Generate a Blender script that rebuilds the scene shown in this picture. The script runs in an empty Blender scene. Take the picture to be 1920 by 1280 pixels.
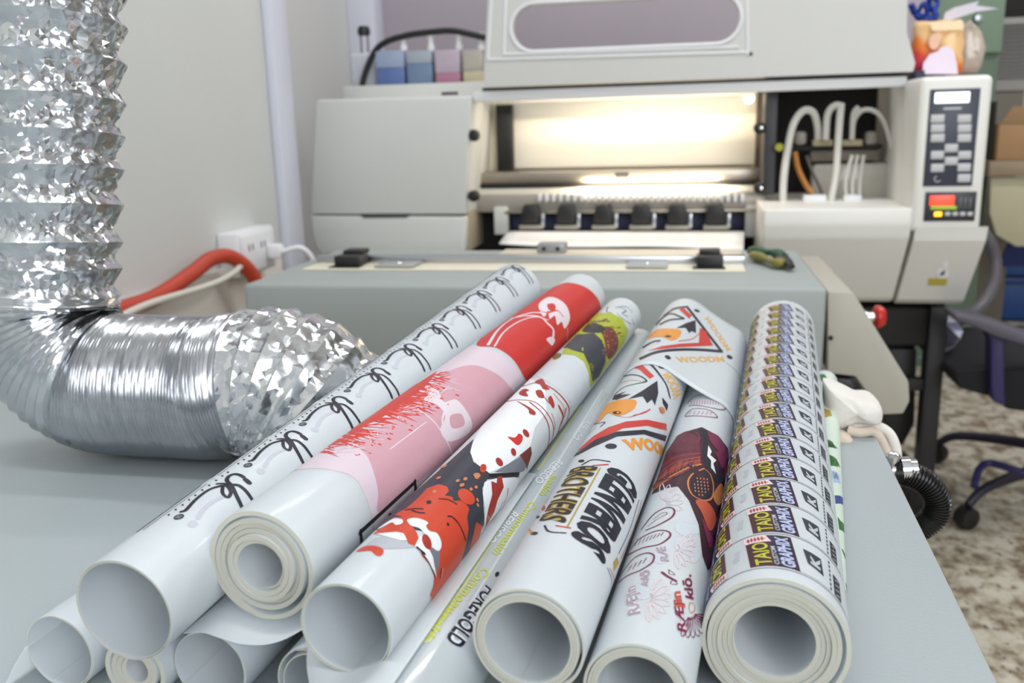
import bpy, bmesh, math, random
from mathutils import Vector, Matrix
from mathutils.geometry import tessellate_polygon
R = random.Random(7)
PI = math.pi
scene = bpy.context.scene
C = scene.collection

# ------------------------------------------------------------------ camera
FPX = 1700.0
pitch, yaw, roll = math.radians(13.4), math.radians(11.3), 0.027
EYE = Vector((0, 0, .97))
fw = Vector((-math.sin(yaw)*math.cos(pitch), math.cos(yaw)*math.cos(pitch), -math.sin(pitch)))
rt0 = Vector((math.cos(yaw), math.sin(yaw), 0)); up0 = rt0.cross(fw)
rt = rt0*math.cos(roll) - up0*math.sin(roll)
up = up0*math.cos(roll) + rt0*math.sin(roll)
cd = bpy.data.cameras.new('camera'); cam = bpy.data.objects.new('camera', cd); C.objects.link(cam)
M = Matrix.Identity(4)
for i in range(3):
    M[i][0] = rt[i]; M[i][1] = up[i]; M[i][2] = -fw[i]; M[i][3] = EYE[i]
cam.matrix_world = M
cd.sensor_width = 36; cd.lens = FPX/1920*36
cd.clip_start = .02
cd.dof.use_dof = True; cd.dof.focus_distance = .50; cd.dof.aperture_fstop = 11
scene.camera = cam

# ------------------------------------------------------------------ light
w = bpy.data.worlds.new('world'); scene.world = w; w.use_nodes = True
w.node_tree.nodes['Background'].inputs[0].default_value = (.93, .96, 1, 1)
w.node_tree.nodes['Background'].inputs[1].default_value = .62
scene.view_settings.view_transform = 'Standard'; scene.view_settings.look = 'None'
scene.view_settings.exposure = 0.0; scene.view_settings.gamma = 1
scene.view_settings.use_curve_mapping = False

def area(name, loc, sx, sy, power, col, tgt=None):
    l = bpy.data.lights.new(name, 'AREA'); l.shape = 'RECTANGLE'; l.size = sx; l.size_y = sy
    l.energy = power; l.color = col
    o = bpy.data.objects.new(name, l); C.objects.link(o); o.location = loc
    d = (Vector(tgt) - Vector(loc)) if tgt else Vector((0, 0, -1))
    o.rotation_euler = d.to_track_quat('-Z', 'Y').to_euler()
    return o
# ceiling fluorescent battens and an unseen fill lamp added behind the camera
area('ceiling_tube_light', (-.35, .25, 2.68), 1.2, .14, 10, (.95, .98, 1))
area('ceiling_tube_light', (.45, 1.5, 2.68), 1.2, .14, 15, (.95, .98, 1))
area('ceiling_tube_light', (1.9, 2.6, 2.68), 1.2, .14, 22, (.98, .98, 1))
area('ceiling_tube_light', (-.35, 2.7, 2.68), .9, .14, 9, (1, .95, .97))
area('front_fill_light', (1.5, -2.0, 1.9), 2.4, 1.6, 62, (.95, .98, 1), (-.2, 1.6, .8))  # added to brighten the upright faces from the front

# ------------------------------------------------------------------ materials
def lin(c):
    return tuple(((v/255)/12.92 if v/255 <= .04045 else ((v/255+.055)/1.055)**2.4) for v in c)
MC = {}
def mat(name, c, rough=.5, metal=0, coat=0, noise=0, nscale=60, bump=0, bscale=200, emit=0, trans=0, translucent=0, alpha=1, spec=.5):
    if name in MC: return MC[name]
    m = bpy.data.materials.new(name); m.use_nodes = True; nt = m.node_tree; N = nt.nodes; Lk = nt.links
    p = N['Principled BSDF']; col = lin(c)
    p.inputs['Base Color'].default_value = (*col, 1)
    p.inputs['Roughness'].default_value = rough; p.inputs['Metallic'].default_value = metal
    p.inputs['Coat Weight'].default_value = coat; p.inputs['Specular IOR Level'].default_value = spec
    p.inputs['Transmission Weight'].default_value = trans; p.inputs['Alpha'].default_value = alpha
    if emit:
        p.inputs['Emission Color'].default_value = (*col, 1); p.inputs['Emission Strength'].default_value = emit
    tc = N.new('ShaderNodeTexCoord')
    if noise:
        n = N.new('ShaderNodeTexNoise'); n.inputs['Scale'].default_value = nscale; n.inputs['Detail'].default_value = 4
        mx = N.new('ShaderNodeMix'); mx.data_type = 'RGBA'
        mx.inputs[6].default_value = (*[v*(1-noise) for v in col], 1); mx.inputs[7].default_value = (*[min(1, v*(1+noise)) for v in col], 1)
        Lk.new(tc.outputs['Object'], n.inputs['Vector']); Lk.new(n.outputs['Fac'], mx.inputs[0]); Lk.new(mx.outputs[2], p.inputs['Base Color'])
    if bump:
        n = N.new('ShaderNodeTexNoise'); n.inputs['Scale'].default_value = bscale; n.inputs['Detail'].default_value = 3
        b = N.new('ShaderNodeBump'); b.inputs['Strength'].default_value = bump; b.inputs['Distance'].default_value = .002
        Lk.new(tc.outputs['Object'], n.inputs['Vector']); Lk.new(n.outputs['Fac'], b.inputs['Height']); Lk.new(b.outputs['Normal'], p.inputs['Normal'])
    if translucent:
        t = N.new('ShaderNodeBsdfTranslucent'); t.inputs[0].default_value = (*col, 1)
        ms = N.new('ShaderNodeMixShader'); ms.inputs[0].default_value = translucent
        out = N['Material Output']
        Lk.new(p.outputs[0], ms.inputs[1]); Lk.new(t.outputs[0], ms.inputs[2]); Lk.new(ms.outputs[0], out.inputs[0])
    MC[name] = m
    return m
film = mat('frosted_film', (236, 241, 244), .34, coat=.1, noise=.02, nscale=14, bump=.03, bscale=40, translucent=.38)
film_cream = mat('film_edge', (216, 213, 198), .4, noise=.07, nscale=50, translucent=.3)
film_grey = mat('clear_film', (196, 204, 208), .22, coat=.3, noise=.06, nscale=20, translucent=.15)
plastic = mat('printer_casing', (208, 209, 205), .45, bump=.05, bscale=900)
boxgrey = mat('dryer_casing', (156, 162, 160), .5, bump=.06, bscale=700)
boxbeige = mat('dryer_flank', (172, 168, 156), .5, bump=.06, bscale=700)
tabletop = mat('tabletop_laminate', (169, 177, 180), .42, noise=.03, nscale=4, bump=.08, bscale=500)
wallp = mat('wall_paint', (210, 212, 209), .85, noise=.03, nscale=3, bump=.25, bscale=60)
lav = mat('lavender_wall_paint', (172, 163, 172), .85, noise=.03, nscale=3, bump=.2, bscale=60)
trimp = mat('white_trim_paint', (212, 214, 226), .4, noise=.02)
alu = mat('aluminium', (190, 192, 196), .3, 1, bump=.05)
steel = mat('brushed_steel', (168, 160, 148), .38, 1, bump=.1, bscale=300)
black = mat('black_plastic', (24, 23, 24), .45, bump=.05)
dark = mat('dark_interior', (30, 27, 26), .7, noise=.1)
chrome = mat('chrome', (220, 220, 222), .1, 1, noise=.02)
white = mat('white_plastic', (228, 228, 230), .4, noise=.01)
cream = mat('cream_panel', (236, 226, 200), .6, noise=.02)
redp = mat('red_plastic', (190, 30, 22), .35, coat=.3, noise=.03)
orange_hose = mat('orange_red_rubber', (180, 58, 34), .5, noise=.06, nscale=30)

# ------------------------------------------------------------------ builders
def tag(o, label=None, cat=None, group=None, kind=None):
    if label: o['label'] = label
    if cat: o['category'] = cat
    if group: o['group'] = group
    if kind: o['kind'] = kind
    return o
def empty(name, loc, label, cat, group=None):
    o = bpy.data.objects.new(name, None); C.objects.link(o); o.location = loc; o.empty_display_size = .02
    return tag(o, label, cat, group)
WPOS = {}
def link(name, me, mats, parent=None, sharp=35):
    for m in (mats if isinstance(mats, (list, tuple)) else [mats]): me.materials.append(m)
    if sharp is not None:
        me.shade_smooth(); me.set_sharp_from_angle(angle=math.radians(sharp))
    o = bpy.data.objects.new(name, me); C.objects.link(o)
    # every object keeps its own origin at the middle of its underside
    vs = me.vertices
    if len(vs):
        lo = [min(v.co[i] for v in vs) for i in range(3)]; hi = [max(v.co[i] for v in vs) for i in range(3)]
        org = Vector(((lo[0]+hi[0])/2, (lo[1]+hi[1])/2, lo[2]))
        me.transform(Matrix.Translation(-org))
    else: org = Vector((0, 0, 0))
    WPOS[o.name] = org
    if parent is not None:
        o.parent = parent
        o.location = org - (WPOS[parent.name] if parent.name in WPOS else Vector(parent.location))
    else: o.location = org
    return o
def new(name, verts, faces, mats, parent=None, sharp=35, mi=None):
    me = bpy.data.meshes.new(name); me.from_pydata([tuple(v) for v in verts], [], faces)
    bm = bmesh.new(); bm.from_mesh(me); bmesh.ops.recalc_face_normals(bm, faces=bm.faces); bm.to_mesh(me); bm.free()
    if mi:
        for p, k in zip(me.polygons, mi): p.material_index = k
    return link(name, me, mats, parent, sharp)
def bm_out(name, bm, mats, parent=None, sharp=35):
    me = bpy.data.meshes.new(name); bm.to_mesh(me); bm.free(); return link(name, me, mats, parent, sharp)
def add_prism(bm, poly, y0, y1, axis='Y', bev=0, seg=2, mi=0):
    """poly: outline in the plane across the axis; extruded from y0 to y1 along it"""
    def p(a, b, t):
        return {'Y': (a, t, b), 'X': (t, a, b), 'Z': (a, b, t)}[axis]
    n = len(poly)
    v0 = [bm.verts.new(p(a, b, y0)) for a, b in poly]; v1 = [bm.verts.new(p(a, b, y1)) for a, b in poly]
    fs = [bm.faces.new(v0), bm.faces.new(v1[::-1])]
    for i in range(n): fs.append(bm.faces.new((v0[i], v1[i], v1[(i+1) % n], v0[(i+1) % n])))
    for f in fs: f.material_index = mi
    bmesh.ops.recalc_face_normals(bm, faces=fs)
    if bev:
        es = list({e for f in fs for e in f.edges})
        bmesh.ops.bevel(bm, geom=es, offset=bev, segments=seg, profile=.5, affect='EDGES', clamp_overlap=True)
def prism(name, poly, y0, y1, m, parent=None, axis='Y', bev=0, seg=2):
    bm = bmesh.new(); add_prism(bm, poly, y0, y1, axis, bev, seg); return bm_out(name, bm, m, parent)
def rect(x0, x1, z0, z1): return [(x0, z0), (x1, z0), (x1, z1), (x0, z1)]
def box(name, x, y, z, m, parent=None, bev=.001, seg=2):
    return prism(name, rect(x[0], x[1], z[0], z[1]), y[0], y[1], m, parent, 'Y', bev, seg)
def smooth_path(pts, n=8):
    pts = [Vector(p) for p in pts]; out = []
    P = [pts[0]*2-pts[1]] + pts + [pts[-1]*2-pts[-2]]
    for i in range(1, len(P)-2):
        a, b, c, d = P[i-1], P[i], P[i+1], P[i+2]
        for k in range(n):
            t = k/n
            out.append(.5*((2*b) + (c-a)*t + (2*a-5*b+4*c-d)*t*t + (3*b-a-3*c+d)*t**3))
    out.append(pts[-1]); return out
def add_tube(bm, pts, r, n=12, caps=True, flat=1.0, mi=0):
    """sweeps a circle along pts; r a number or a function of the index"""
    pts = [Vector(p) for p in pts]; rings = []
    t = (pts[1]-pts[0]).normalized(); ref = Vector((0, 0, 1)) if abs(t.z) < .9 else Vector((1, 0, 0))
    u = t.cross(ref).normalized()
    for i, p in enumerate(pts):
        t = (pts[min(i+1, len(pts)-1)] - pts[max(i-1, 0)]).normalized()
        u = (u - t*u.dot(t)).normalized(); v = t.cross(u)
        rr = r(i) if callable(r) else r
        rings.append([bm.verts.new(p + (u*math.cos(a) + v*math.sin(a)*flat)*rr) for a in [2*PI*k/n for k in range(n)]])
    for a, b in zip(rings, rings[1:]):
        for k in range(n):
            f = bm.faces.new((a[k], a[(k+1) % n], b[(k+1) % n], b[k])); f.material_index = mi
    if caps: bm.faces.new(rings[0][::-1]).material_index = mi; bm.faces.new(rings[-1]).material_index = mi
def tube(name, pts, r, m, parent=None, n=12, smooth=8, flat=1.0):
    bm = bmesh.new(); add_tube(bm, smooth_path(pts, smooth) if smooth else pts, r, n, flat=flat)
    bmesh.ops.recalc_face_normals(bm, faces=bm.faces); return bm_out(name, bm, m, parent, 50)
def lathe(name, prof, centre, m, parent=None, axis=(0, 0, 1), n=32):
    """prof: (radius, height) pairs turned about the axis"""
    A = Vector(axis).normalized(); ref = Vector((0, 1, 0)) if abs(A.y) < .9 else Vector((1, 0, 0))
    u = A.cross(ref).normalized(); v = A.cross(u); c = Vector(centre); bm = bmesh.new(); rings = []
    for r, h in prof:
        rings.append([bm.verts.new(c + A*h + (u*math.cos(2*PI*k/n) + v*math.sin(2*PI*k/n))*max(r, 1e-5)) for k in range(n)])
    for a, b in zip(rings, rings[1:]):
        for k in range(n): bm.faces.new((a[k], a[(k+1) % n], b[(k+1) % n], b[k]))
    bm.faces.new(rings[0][::-1]); bm.faces.new(rings[-1])
    bmesh.ops.recalc_face_normals(bm, faces=bm.faces); return bm_out(name, bm, m, parent, 40)
def plate(name, outer, holes, to3d, thick, m, parent=None):
    """flat plate with openings: outline and holes in 2D, to3d maps (a, b, depth) to the room"""
    loops = [outer] + holes
    flat = [p for l in loops for p in l]
    tris = tessellate_polygon([[Vector((a, b, 0)) for a, b in l] for l in loops])
    n = len(flat); vs = [to3d(a, b, 0) for a, b in flat] + [to3d(a, b, thick) for a, b in flat]
    fs = [tuple(t) for t in tris] + [tuple(i+n for i in t[::-1]) for t in tris]
    k = 0
    for l in loops:
        for i in range(len(l)):
            a, b = k+i, k+(i+1) % len(l); fs.append((a, b, b+n, a+n))
        k += len(l)
    return new(name, vs, fs, m, parent)
def ray(x, y): return fw + rt*((x-960)/FPX) - up*((y-640)/FPX)
def onY(x, y, Y): r = ray(x, y); p = EYE + r*(Y/r.y); return (p.x, p.z)      # a point in the upright plane at distance Y
def onZ(x, y, z): r = ray(x, y); return EYE + r*((z-EYE.z)/r.z)              # a point on the level plane at height z
def onX(x, y, X): r = ray(x, y); return EYE + r*(X/r.x)
def stadium(cx, cz, w, h, n=12):
    r = h/2; a = w/2-r
    return [(cx+a+r*math.cos(t), cz+r*math.sin(t)) for t in [-PI/2+PI*k/n for k in range(n+1)]] + \
           [(cx-a+r*math.cos(t), cz+r*math.sin(t)) for t in [PI/2+PI*k/n for k in range(n+1)]]

# ================================================================== THE ROOM
TZ = .723
XW = -.93
tag(box('wall_left', (XW-.25, XW), (-1.2, 2.06), (0, 2.75), wallp, bev=.002), kind='structure')
tag(box('wall_left_setback', (-1.45, -1.2), (2.06, 3.3), (0, 2.75), wallp, bev=.002), kind='structure')
tag(box('wall_back', (-1.45, .74), (3.3, 3.42), (0, 2.75), lav, bev=.002), kind='structure')
tag(box('wall_rear', (.6, 5.2), (5.9, 6.0), (0, 2.75), wallp, bev=.002), kind='structure')
tag(box('wall_right', (5.2, 5.3), (-1.2, 6.0), (0, 2.75), wallp, bev=.002), kind='structure')
tag(box('ceiling', (-1.45, 5.3), (-1.2, 6.0), (2.75, 2.8), mat('ceiling_paint', (225, 226, 226), .9, noise=.02)), kind='structure')
# terrazzo-patterned floor tile: warm grey with brown and pale chips
fm = bpy.data.materials.new('speckled_floor_tile'); fm.use_nodes = True; nt = fm.node_tree; N = nt.nodes; K = nt.links
p = N['Principled BSDF']; p.inputs['Roughness'].default_value = .35
tc = N.new('ShaderNodeTexCoord')
n1 = N.new('ShaderNodeTexNoise'); n1.inputs['Scale'].default_value = 30; n1.inputs['Detail'].default_value = 3
r1 = N.new('ShaderNodeValToRGB'); r1.color_ramp.elements[0].position = .36; r1.color_ramp.elements[0].color = (*lin((126, 110, 90)), 1)
r1.color_ramp.elements[1].position = .60; r1.color_ramp.elements[1].color = (*lin((204, 197, 180)), 1)
e = r1.color_ramp.elements.new(.48); e.color = (*lin((178, 168, 148)), 1)
mp = N.new('ShaderNodeMapping'); mp.inputs['Scale'].default_value = (1, .8, 1)
K.new(tc.outputs['Object'], mp.inputs[0]); K.new(mp.outputs[0], n1.inputs['Vector']); K.new(n1.outputs['Fac'], r1.inputs[0])
n2 = N.new('ShaderNodeTexNoise'); n2.inputs['Scale'].default_value = 70; K.new(tc.outputs['Object'], n2.inputs['Vector'])
r2 = N.new('ShaderNodeValToRGB'); r2.color_ramp.elements[0].position = .62; r2.color_ramp.elements[1].position = .68
mx = N.new('ShaderNodeMix'); mx.data_type = 'RGBA'; mx.inputs[7].default_value = (*lin((96, 84, 70)), 1)
K.new(n2.outputs['Fac'], r2.inputs[0]); K.new(r2.outputs[0], mx.inputs[0]); K.new(r1.outputs[0], mx.inputs[6]); K.new(mx.outputs[2], p.inputs['Base Color'])
tag(box('floor', (-1.45, 5.3), (-1.2, 6.0), (-.05, 0), fm, bev=0), kind='structure')
# plastic trunking running up the end of the left wall, and the small skirting ledge behind the table
x_tr = XW
tag(prism('trim_1', [(1.955, 0), (2.04, 0), (2.04, 2.75), (1.955, 2.75)], XW, XW+.022, trimp, axis='X', bev=.003), kind='structure')
tag(prism('trim_2', [(3.20, 0), (3.3, 0), (3.3, 2.75), (3.20, 2.75)], -1.2, -1.1, trimp, axis='X', bev=.003), kind='structure')
tag(prism('trim_3', [(-.6, .0), (1.93, .0), (1.93, .705), (-.6, .705)], XW, XW+.012, mat('dado_paint', (218, 214, 204), .6, noise=.03, nscale=4), axis='X', bev=.002), kind='structure')

# twin socket box on the left wall with its plug and lead, and the hose tied below it
ob = empty('socket_box', (XW+.02, 1.74, .68), 'white surface-mounted socket box on the left wall with a plugged-in white lead', 'socket')
box('housing', (XW, XW+.045), (1.665, 1.83), (.685, .775), white, ob, .005)
box('face_plate', (XW+.0455, XW+.05), (1.675, 1.82), (.692, .768), white, ob, .002)
for dy in (1.71, 1.765):
    bm = bmesh.new()
    for k in (-.008, .008): add_prism(bm, rect(XW+.0502, XW+.0508, .735, .748), dy+k-.002, dy+k+.002)
    bm_out('socket_slots', bm, black, ob)
box('plug', (XW+.05, XW+.08), (1.775, 1.805), (.708, .738), white, ob, .006)
tube('lead', [(XW+.08, 1.79, .722), (XW+.12, 1.80, .728), (XW+.14, 1.815, .69), (XW+.145, 1.82, .60), (XW+.12, 1.80, .45)], .0055, white, ob)
tag(tube('rubber_hose', [(XW+.03, 1.05, .62), (XW+.03, 1.21, .690), (XW+.034, 1.38, .700), (XW+.036, 1.50, .722), (XW+.036, 1.575, .738), (XW+.050, 1.628, .733), (XW+.068, 1.672, .690), (XW+.074, 1.69, .62), (XW+.074, 1.69, .50)], .0145, orange_hose, n=16), 'orange-red rubber hose looped along the left wall below the socket box', 'hose')
tag(tube('grey_conduit', [(XW+.062, 1.18, .690), (XW+.058, 1.32, .700), (XW+.068, 1.50, .700), (XW+.064, 1.60, .706), (XW+.058, 1.665, .722)], .006, mat('ivory_pvc', (206, 202, 190), .5, noise=.03)), 'thin ivory cable strapped over the red hose on the left wall', 'cable')

# ================================================================== THE TABLE
tb = empty('work_table', (-.4, .4, 0), 'pale grey-green table the film rolls are piled on', 'table')
prism('tabletop', [(-.915, -.35), (.118, -.35), (.149, .738), (-.915, .775)], TZ-.03, TZ, tabletop, tb, 'Z', .003)
for x, y in ((-.86, -.28), (.06, -.28), (-.86, .70), (.09, .68)):
    box('leg', (x-.02, x+.02), (y-.02, y+.02), (0, TZ-.03), mat('table_frame', (150, 152, 150), .5, noise=.02), tb)

# ================================================================== DRYER CABINET (between table and printer)
dr = empty('film_dryer', (-.25, 1.45, 0), 'low grey powder dryer cabinet standing between the table and the printer', 'machine')
DZ = .745
bm = bmesh.new()
# body: front face leans outward a little below the rim
prof = [(1.262, DZ), (1.645, DZ), (1.645, .32), (1.29, .32), (1.262, .70)]
add_prism(bm, prof, -.668, .183, 'X', .006, 3)
bm_out('body', bm, boxgrey, dr)
fl = [(1.275, DZ-.002), (1.60, DZ-.002), (1.60, .50), (1.30, .50), (1.05, .575), (1.03, .60), (1.045, .66)]
Yf = 1.262
pl = [onY(a, b, Yf) for a, b in ((1552, 546), (1600, 548), (1640, 612), (1704, 716), (1706, 752), (1694, 776), (1648, 778), (1632, 745), (1604, 706), (1552, 700))]
prism('side_cover', pl, Yf, 1.60, boxbeige, dr, bev=.003)
lathe('cover_screw', [(.0001, 0), (.003, .0004), (.0035, .002)], (onY(1553, 633, Yf)[0]+.003, Yf-.003, onY(1553, 633, Yf)[1]), black, dr, (0, 1, 0), 16)
prism('under_dryer_shade', [onY(a, b, Yf-.003) for a, b in ((1553, 708), (1596, 711), (1613, 742), (1553, 744))], Yf-.003, Yf+.03, black, dr, bev=.002)  # black block standing in for the dark shade under the dryer
# sight window in the top: a cream inner bed seen below a thin glass, framed in aluminium
xl, xr = onZ(600, 492, DZ).x, onZ(1395, 492, DZ).x
yb = onZ(1200, 494, DZ).y
box('window_frame', (xl, xr), (yb-.012, yb+.012), (DZ, DZ+.014), alu, dr, .002)
box('light_bed', (xl+.005, xr-.003), (yb-.085, yb-.013), (DZ+.0003, DZ+.0025), mat('pale_bed', (226, 218, 196), .4, noise=.05, nscale=20), dr, .0005)
box('feed_plate', (onZ(935, 480, DZ).x, xr), (yb+.03, 1.63), (DZ+.0003, DZ+.004), mat('warm_plate', (214, 204, 186), .45, noise=.05, nscale=10), dr, .001)
for px0, px1 in ((622, 670), (1306, 1356)):
    a, b = onZ(px0, 505, DZ).x, onZ(px1, 505, DZ).x
    bm = bmesh.new(); add_prism(bm, rect(a, b, DZ+.001, DZ+.020), yb-.062, yb-.014, bev=.002); add_prism(bm, rect(a+.004, b-.004, DZ+.018, DZ+.026), yb-.03, yb+.004, bev=.002)
    add_prism(bm, rect(a-.006, b+.003, DZ+.0006, DZ+.004), yb-.075, yb-.05, bev=.001)
    bm_out('black_clamp', bm, black, dr)
for px0, px1 in ((702, 776), (1174, 1252)):
    a, b = onZ(px0, 505, DZ).x, onZ(px1, 505, DZ).x
    br = box('hinge_plate', (a, b), (yb-.075, yb-.014), (DZ+.004, DZ+.0065), mat('grey_metal_plate', (165, 166, 164), .4, .3, noise=.03), dr, .001)
    lathe('rivet', [(.004, 0), (.003, .0015), (.0001, .002)], ((a+b)/2, yb-.04, DZ+.0065), chrome, br, n=12)
a, b = onZ(1006, 480, DZ).x, onZ(1058, 480, DZ).x
bk = box('stop_bracket', (a, b), (yb+.09, yb+.13), (DZ+.004, DZ+.020), mat('zinc_bracket', (150, 152, 152), .4, .5, noise=.03), dr, .002)
for t in (.25, .75): lathe('bracket_screw', [(.004, 0), (.0001, .001)], (a+(b-a)*t, yb+.0895, DZ+.012), black, bk, (0, -1, 0), 10)
# feet
for x in (-.62, .14):
    for y in (1.34, 1.58): box('leg', (x-.02, x+.02), (y-.02, y+.02), (0, .32), black, dr)
# pliers lying on the dryer corner
pg = empty('pliers', onZ(1440, 486, DZ), 'green and yellow handled pliers lying on the right corner of the dryer', 'pliers')
def onbox(x, y, h=.006): p = onZ(x, y, DZ+h); return p
greenp = mat('green_grip', (20, 74, 48), .4, noise=.05)
tube('handle', [onbox(1408, 470, .012), onbox(1430, 472, .014), onbox(1452, 474, .014), onbox(1470, 482, .012)], lambda i: .0085+.002*math.sin(i*.4), greenp, pg, flat=.8)
tube('handle', [onbox(1412, 478, .010), onbox(1432, 484, .010), onbox(1455, 492, .010), onbox(1470, 492, .010)], lambda i: .008+.002*math.sin(i*.4), mat('yellow_grip', (120, 112, 44), .4, noise=.1), pg, flat=.8)
tube('jaw', [onbox(1466, 486, .010), onbox(1476, 492, .010), onbox(1484, 500, .008)], lambda i: .012-.0004*i, black, pg, flat=.7)
# emergency stop on the side of the dryer
es = empty('emergency_stop', (.25, 1.62, .68), 'red mushroom emergency stop button behind the right side cover of the dryer', 'button')
ex, ez = onY(1600, 594, 1.62)
lathe('collar', [(.012, 0), (.012, .02), (.009, .022), (.009, .034)], (ex, 1.62, ez), chrome, es, (1, .1, 0), 20)
lathe('button', [(.015, .034), (.020, .038), (.020, .044), (.015, .051), (.0001, .053)], (ex, 1.62, ez), redp, es, (1, .1, 0), 24)
box('bracket', (ex-.05, ex), (1.605, 1.64), (ez-.03, ez+.03), boxgrey, es, .002)

# ================================================================== THE PRINTER
pr = empty('film_printer', (-.15, 2.4, 0), 'wide pale grey film printer with raised lid and lit print bay', 'printer')
def PP(pts, Y): return [onY(a, b, Y) for a, b in pts]
YF = 2.15
# left cabinet
bm = bmesh.new(); add_prism(bm, PP(((598, 187), (884, 180), (882, 190), (873, 402), (581, 402), (590, 200), (592, 190)), YF), YF, 2.62, bev=.008, seg=3)
lc = bm_out('left_cover', bm, plastic, pr)
prism('left_lower_cover', PP(((581, 404), (873, 406), (870, 468), (868, 478), (600, 478), (590, 462), (584, 440)), YF), YF, 2.6, plastic, pr, bev=.008, seg=3)
x0, z0 = onY(676, 408, YF); x1, z1 = onY(768, 400, YF)
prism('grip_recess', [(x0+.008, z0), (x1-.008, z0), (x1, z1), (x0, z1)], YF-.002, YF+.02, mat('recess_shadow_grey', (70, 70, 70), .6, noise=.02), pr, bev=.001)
# shelf behind the left cabinet that carries the ink tanks
YS = 2.45
sx0, sz = onY(650, 160, YS); sx1 = onY(905, 160, YS)[0]
shelf_z = onY(780, 158, YS)[1]
box('tank_shelf', (sx0, sx1+.02), (YS-.03, YS+.2), (shelf_z-.07, shelf_z), plastic, pr, .004)
a, b = onY(828, 176, YS-.03); box('shelf_slot', (a, a+.045), (YS-.0315, YS-.029), (b-.003, b+.004), black, pr, .0005)
# print bay shell
YB = 2.42
bx0, bx1 = onY(872, 300, YB)[0], onY(1440, 300, YB)[0]
zt, zb = onY(1150, 160, YB)[1], onY(1150, 470, YB)[1]
box('bay_back', (bx0-.05, bx1+.02), (YB+.02, YB+.04), (zb-.1, zt+.015), cream, pr, .002)
box('bay_floor', (bx0-.02, bx1+.02), (2.10, YB+.02), (zb-.14, zb-.02), dark, pr, .002)
def slab(name, px0, px1, py0, py1, Y, d, m, bev=.0015, parent=None):
    p = [onY(px0, py0, Y), onY(px1, py0+(px0-px1)*.03*0, Y), onY(px1, py1, Y), onY(px0, py1, Y)]
    xa = (p[0][0]+p[3][0])/2; xb = (p[1][0]+p[2][0])/2
    za = onY((px0+px1)/2, py0, Y)[1]; zc = onY((px0+px1)/2, py1, Y)[1]
    return box(name, (xa, xb), (Y, Y+d), (zc, za), m, parent or pr, bev)
slab('bay_left_panel', 890, 932, 185, 330, YB-.03, .01, cream)
slab('bay_black_post', 931, 960, 196, 320, YB-.06, .03, black)
slab('bay_right_post', 1418, 1436, 165, 320, YB-.06, .03, mat('brown_steel', (78, 66, 54), .5, noise=.05))
slab('backlight_panel', 958, 1420, 186, 312, YB-.03, .012, mat('white_backing', (250, 246, 232), .5, noise=.01))
slab('guide_rail', 880, 1436, 319, 346, YB-.12, .07, steel, .006)
slab('rail_gap', 880, 1436, 341, 349, YB-.125, .02, dark)
slab('rail_window', 1153, 1179, 324, 336, YB-.123, .01, black)
slab('carriage_belt', 888, 1430, 350, 363, YB-.12, .03, mat('pale_belt', (240, 236, 222), .4, noise=.02), .003)
slab('paper_bed', 880, 1436, 363, 396, YB-.15, .05, mat('bed_grey', (176, 170, 162), .4, .4, noise=.05), .003)
bm = bmesh.new()
for k in range(30):
    a, z = onY(1012+k*13.1, 370, YB-.17); add_prism(bm, rect(a-.0042, a+.0042, z-.010, z+.009), YB-.172, YB-.15, bev=.001)
bm_out('grit_teeth', bm, white, pr)
slab('blue_guide', 960, 1400, 402, 432, YB-.12, .02, mat('blue_grey_guide', (64, 68, 102), .5, noise=.15, nscale=40))
slab('lower_dark_panel', 876, 1436, 396, 470, YB-.09, .02, dark)
slab('side_column', 926, 952, 388, 440, YB-.16, .03, plastic, .003)
slab('side_column', 1397, 1424, 385, 445, YB-.16, .03, plastic, .003)
slab('roller_shaft', 945, 1420, 394, 399, YB-.175, .008, steel)
for k, cx in enumerate((994, 1061, 1131, 1202, 1270, 1342)):
    a, z = onY(cx, 404, YB-.2); q = bmesh.new()
    add_prism(q, [(a-.020, z+.012), (a-.016, z+.026), (a+.016, z+.026), (a+.020, z+.012), (a+.025, z+.004), (a+.022, z-.022), (a-.022, z-.022), (a-.025, z+.004)], YB-.2, YB-.165, bev=.003)
    o = bm_out('pinch_roller', q, black, pr)
    box('roller_base', (a-.028, a+.03), (YB-.205, YB-.16), (z-.034, z-.024), mat('roller_grey', (150, 146, 136), .4, .3, noise=.03), o, .002)
    box('roller_spring', (a+.027, a+.035), (YB-.2, YB-.18), (z-.03, z+.004), alu, o, .001)
# printed film lying out of the machine
pf = [onZ(a, b, .79) for a, b in ((935, 455), (962, 434), (1300, 434), (1396, 440), (1396, 470), (1340, 466), (1335, 462))]
yp = YB-.2
vv = []
n = 24
f0, f1 = onY(958, 433, yp), onY(1396, 433, yp)
g0, g1 = onY(936, 457, 2.06), onY(1394, 468, 2.06)
for j in range(6):
    t = j/5
    for i in range(n):
        s = i/(n-1); x = (f0[0]*(1-s)+f1[0]*s)*(1-t)+(g0[0]*(1-s)+g1[0]*s)*t
        z = (f0[1]*(1-s)+f1[1]*s)*(1-t)+(g0[1]*(1-s)+g1[1]*s)*t + .003*math.sin(s*7+t*3)*t
        vv.append((x, yp*(1-t)+2.06*t, z+.004*math.sin(PI*t)))
ff = [(j*n+i, j*n+i+1, (j+1)*n+i+1, (j+1)*n+i) for j in range(5) for i in range(n-1)]
o = new('fed_film', vv, ff, mat('bright_film', (244, 242, 238), .35, coat=.2, noise=.01), None)
sm = o.modifiers.new('s', 'SOLIDIFY'); sm.thickness = .0012
tag(o, 'bright white film lying fed out of the printer bay', 'film')
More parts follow.
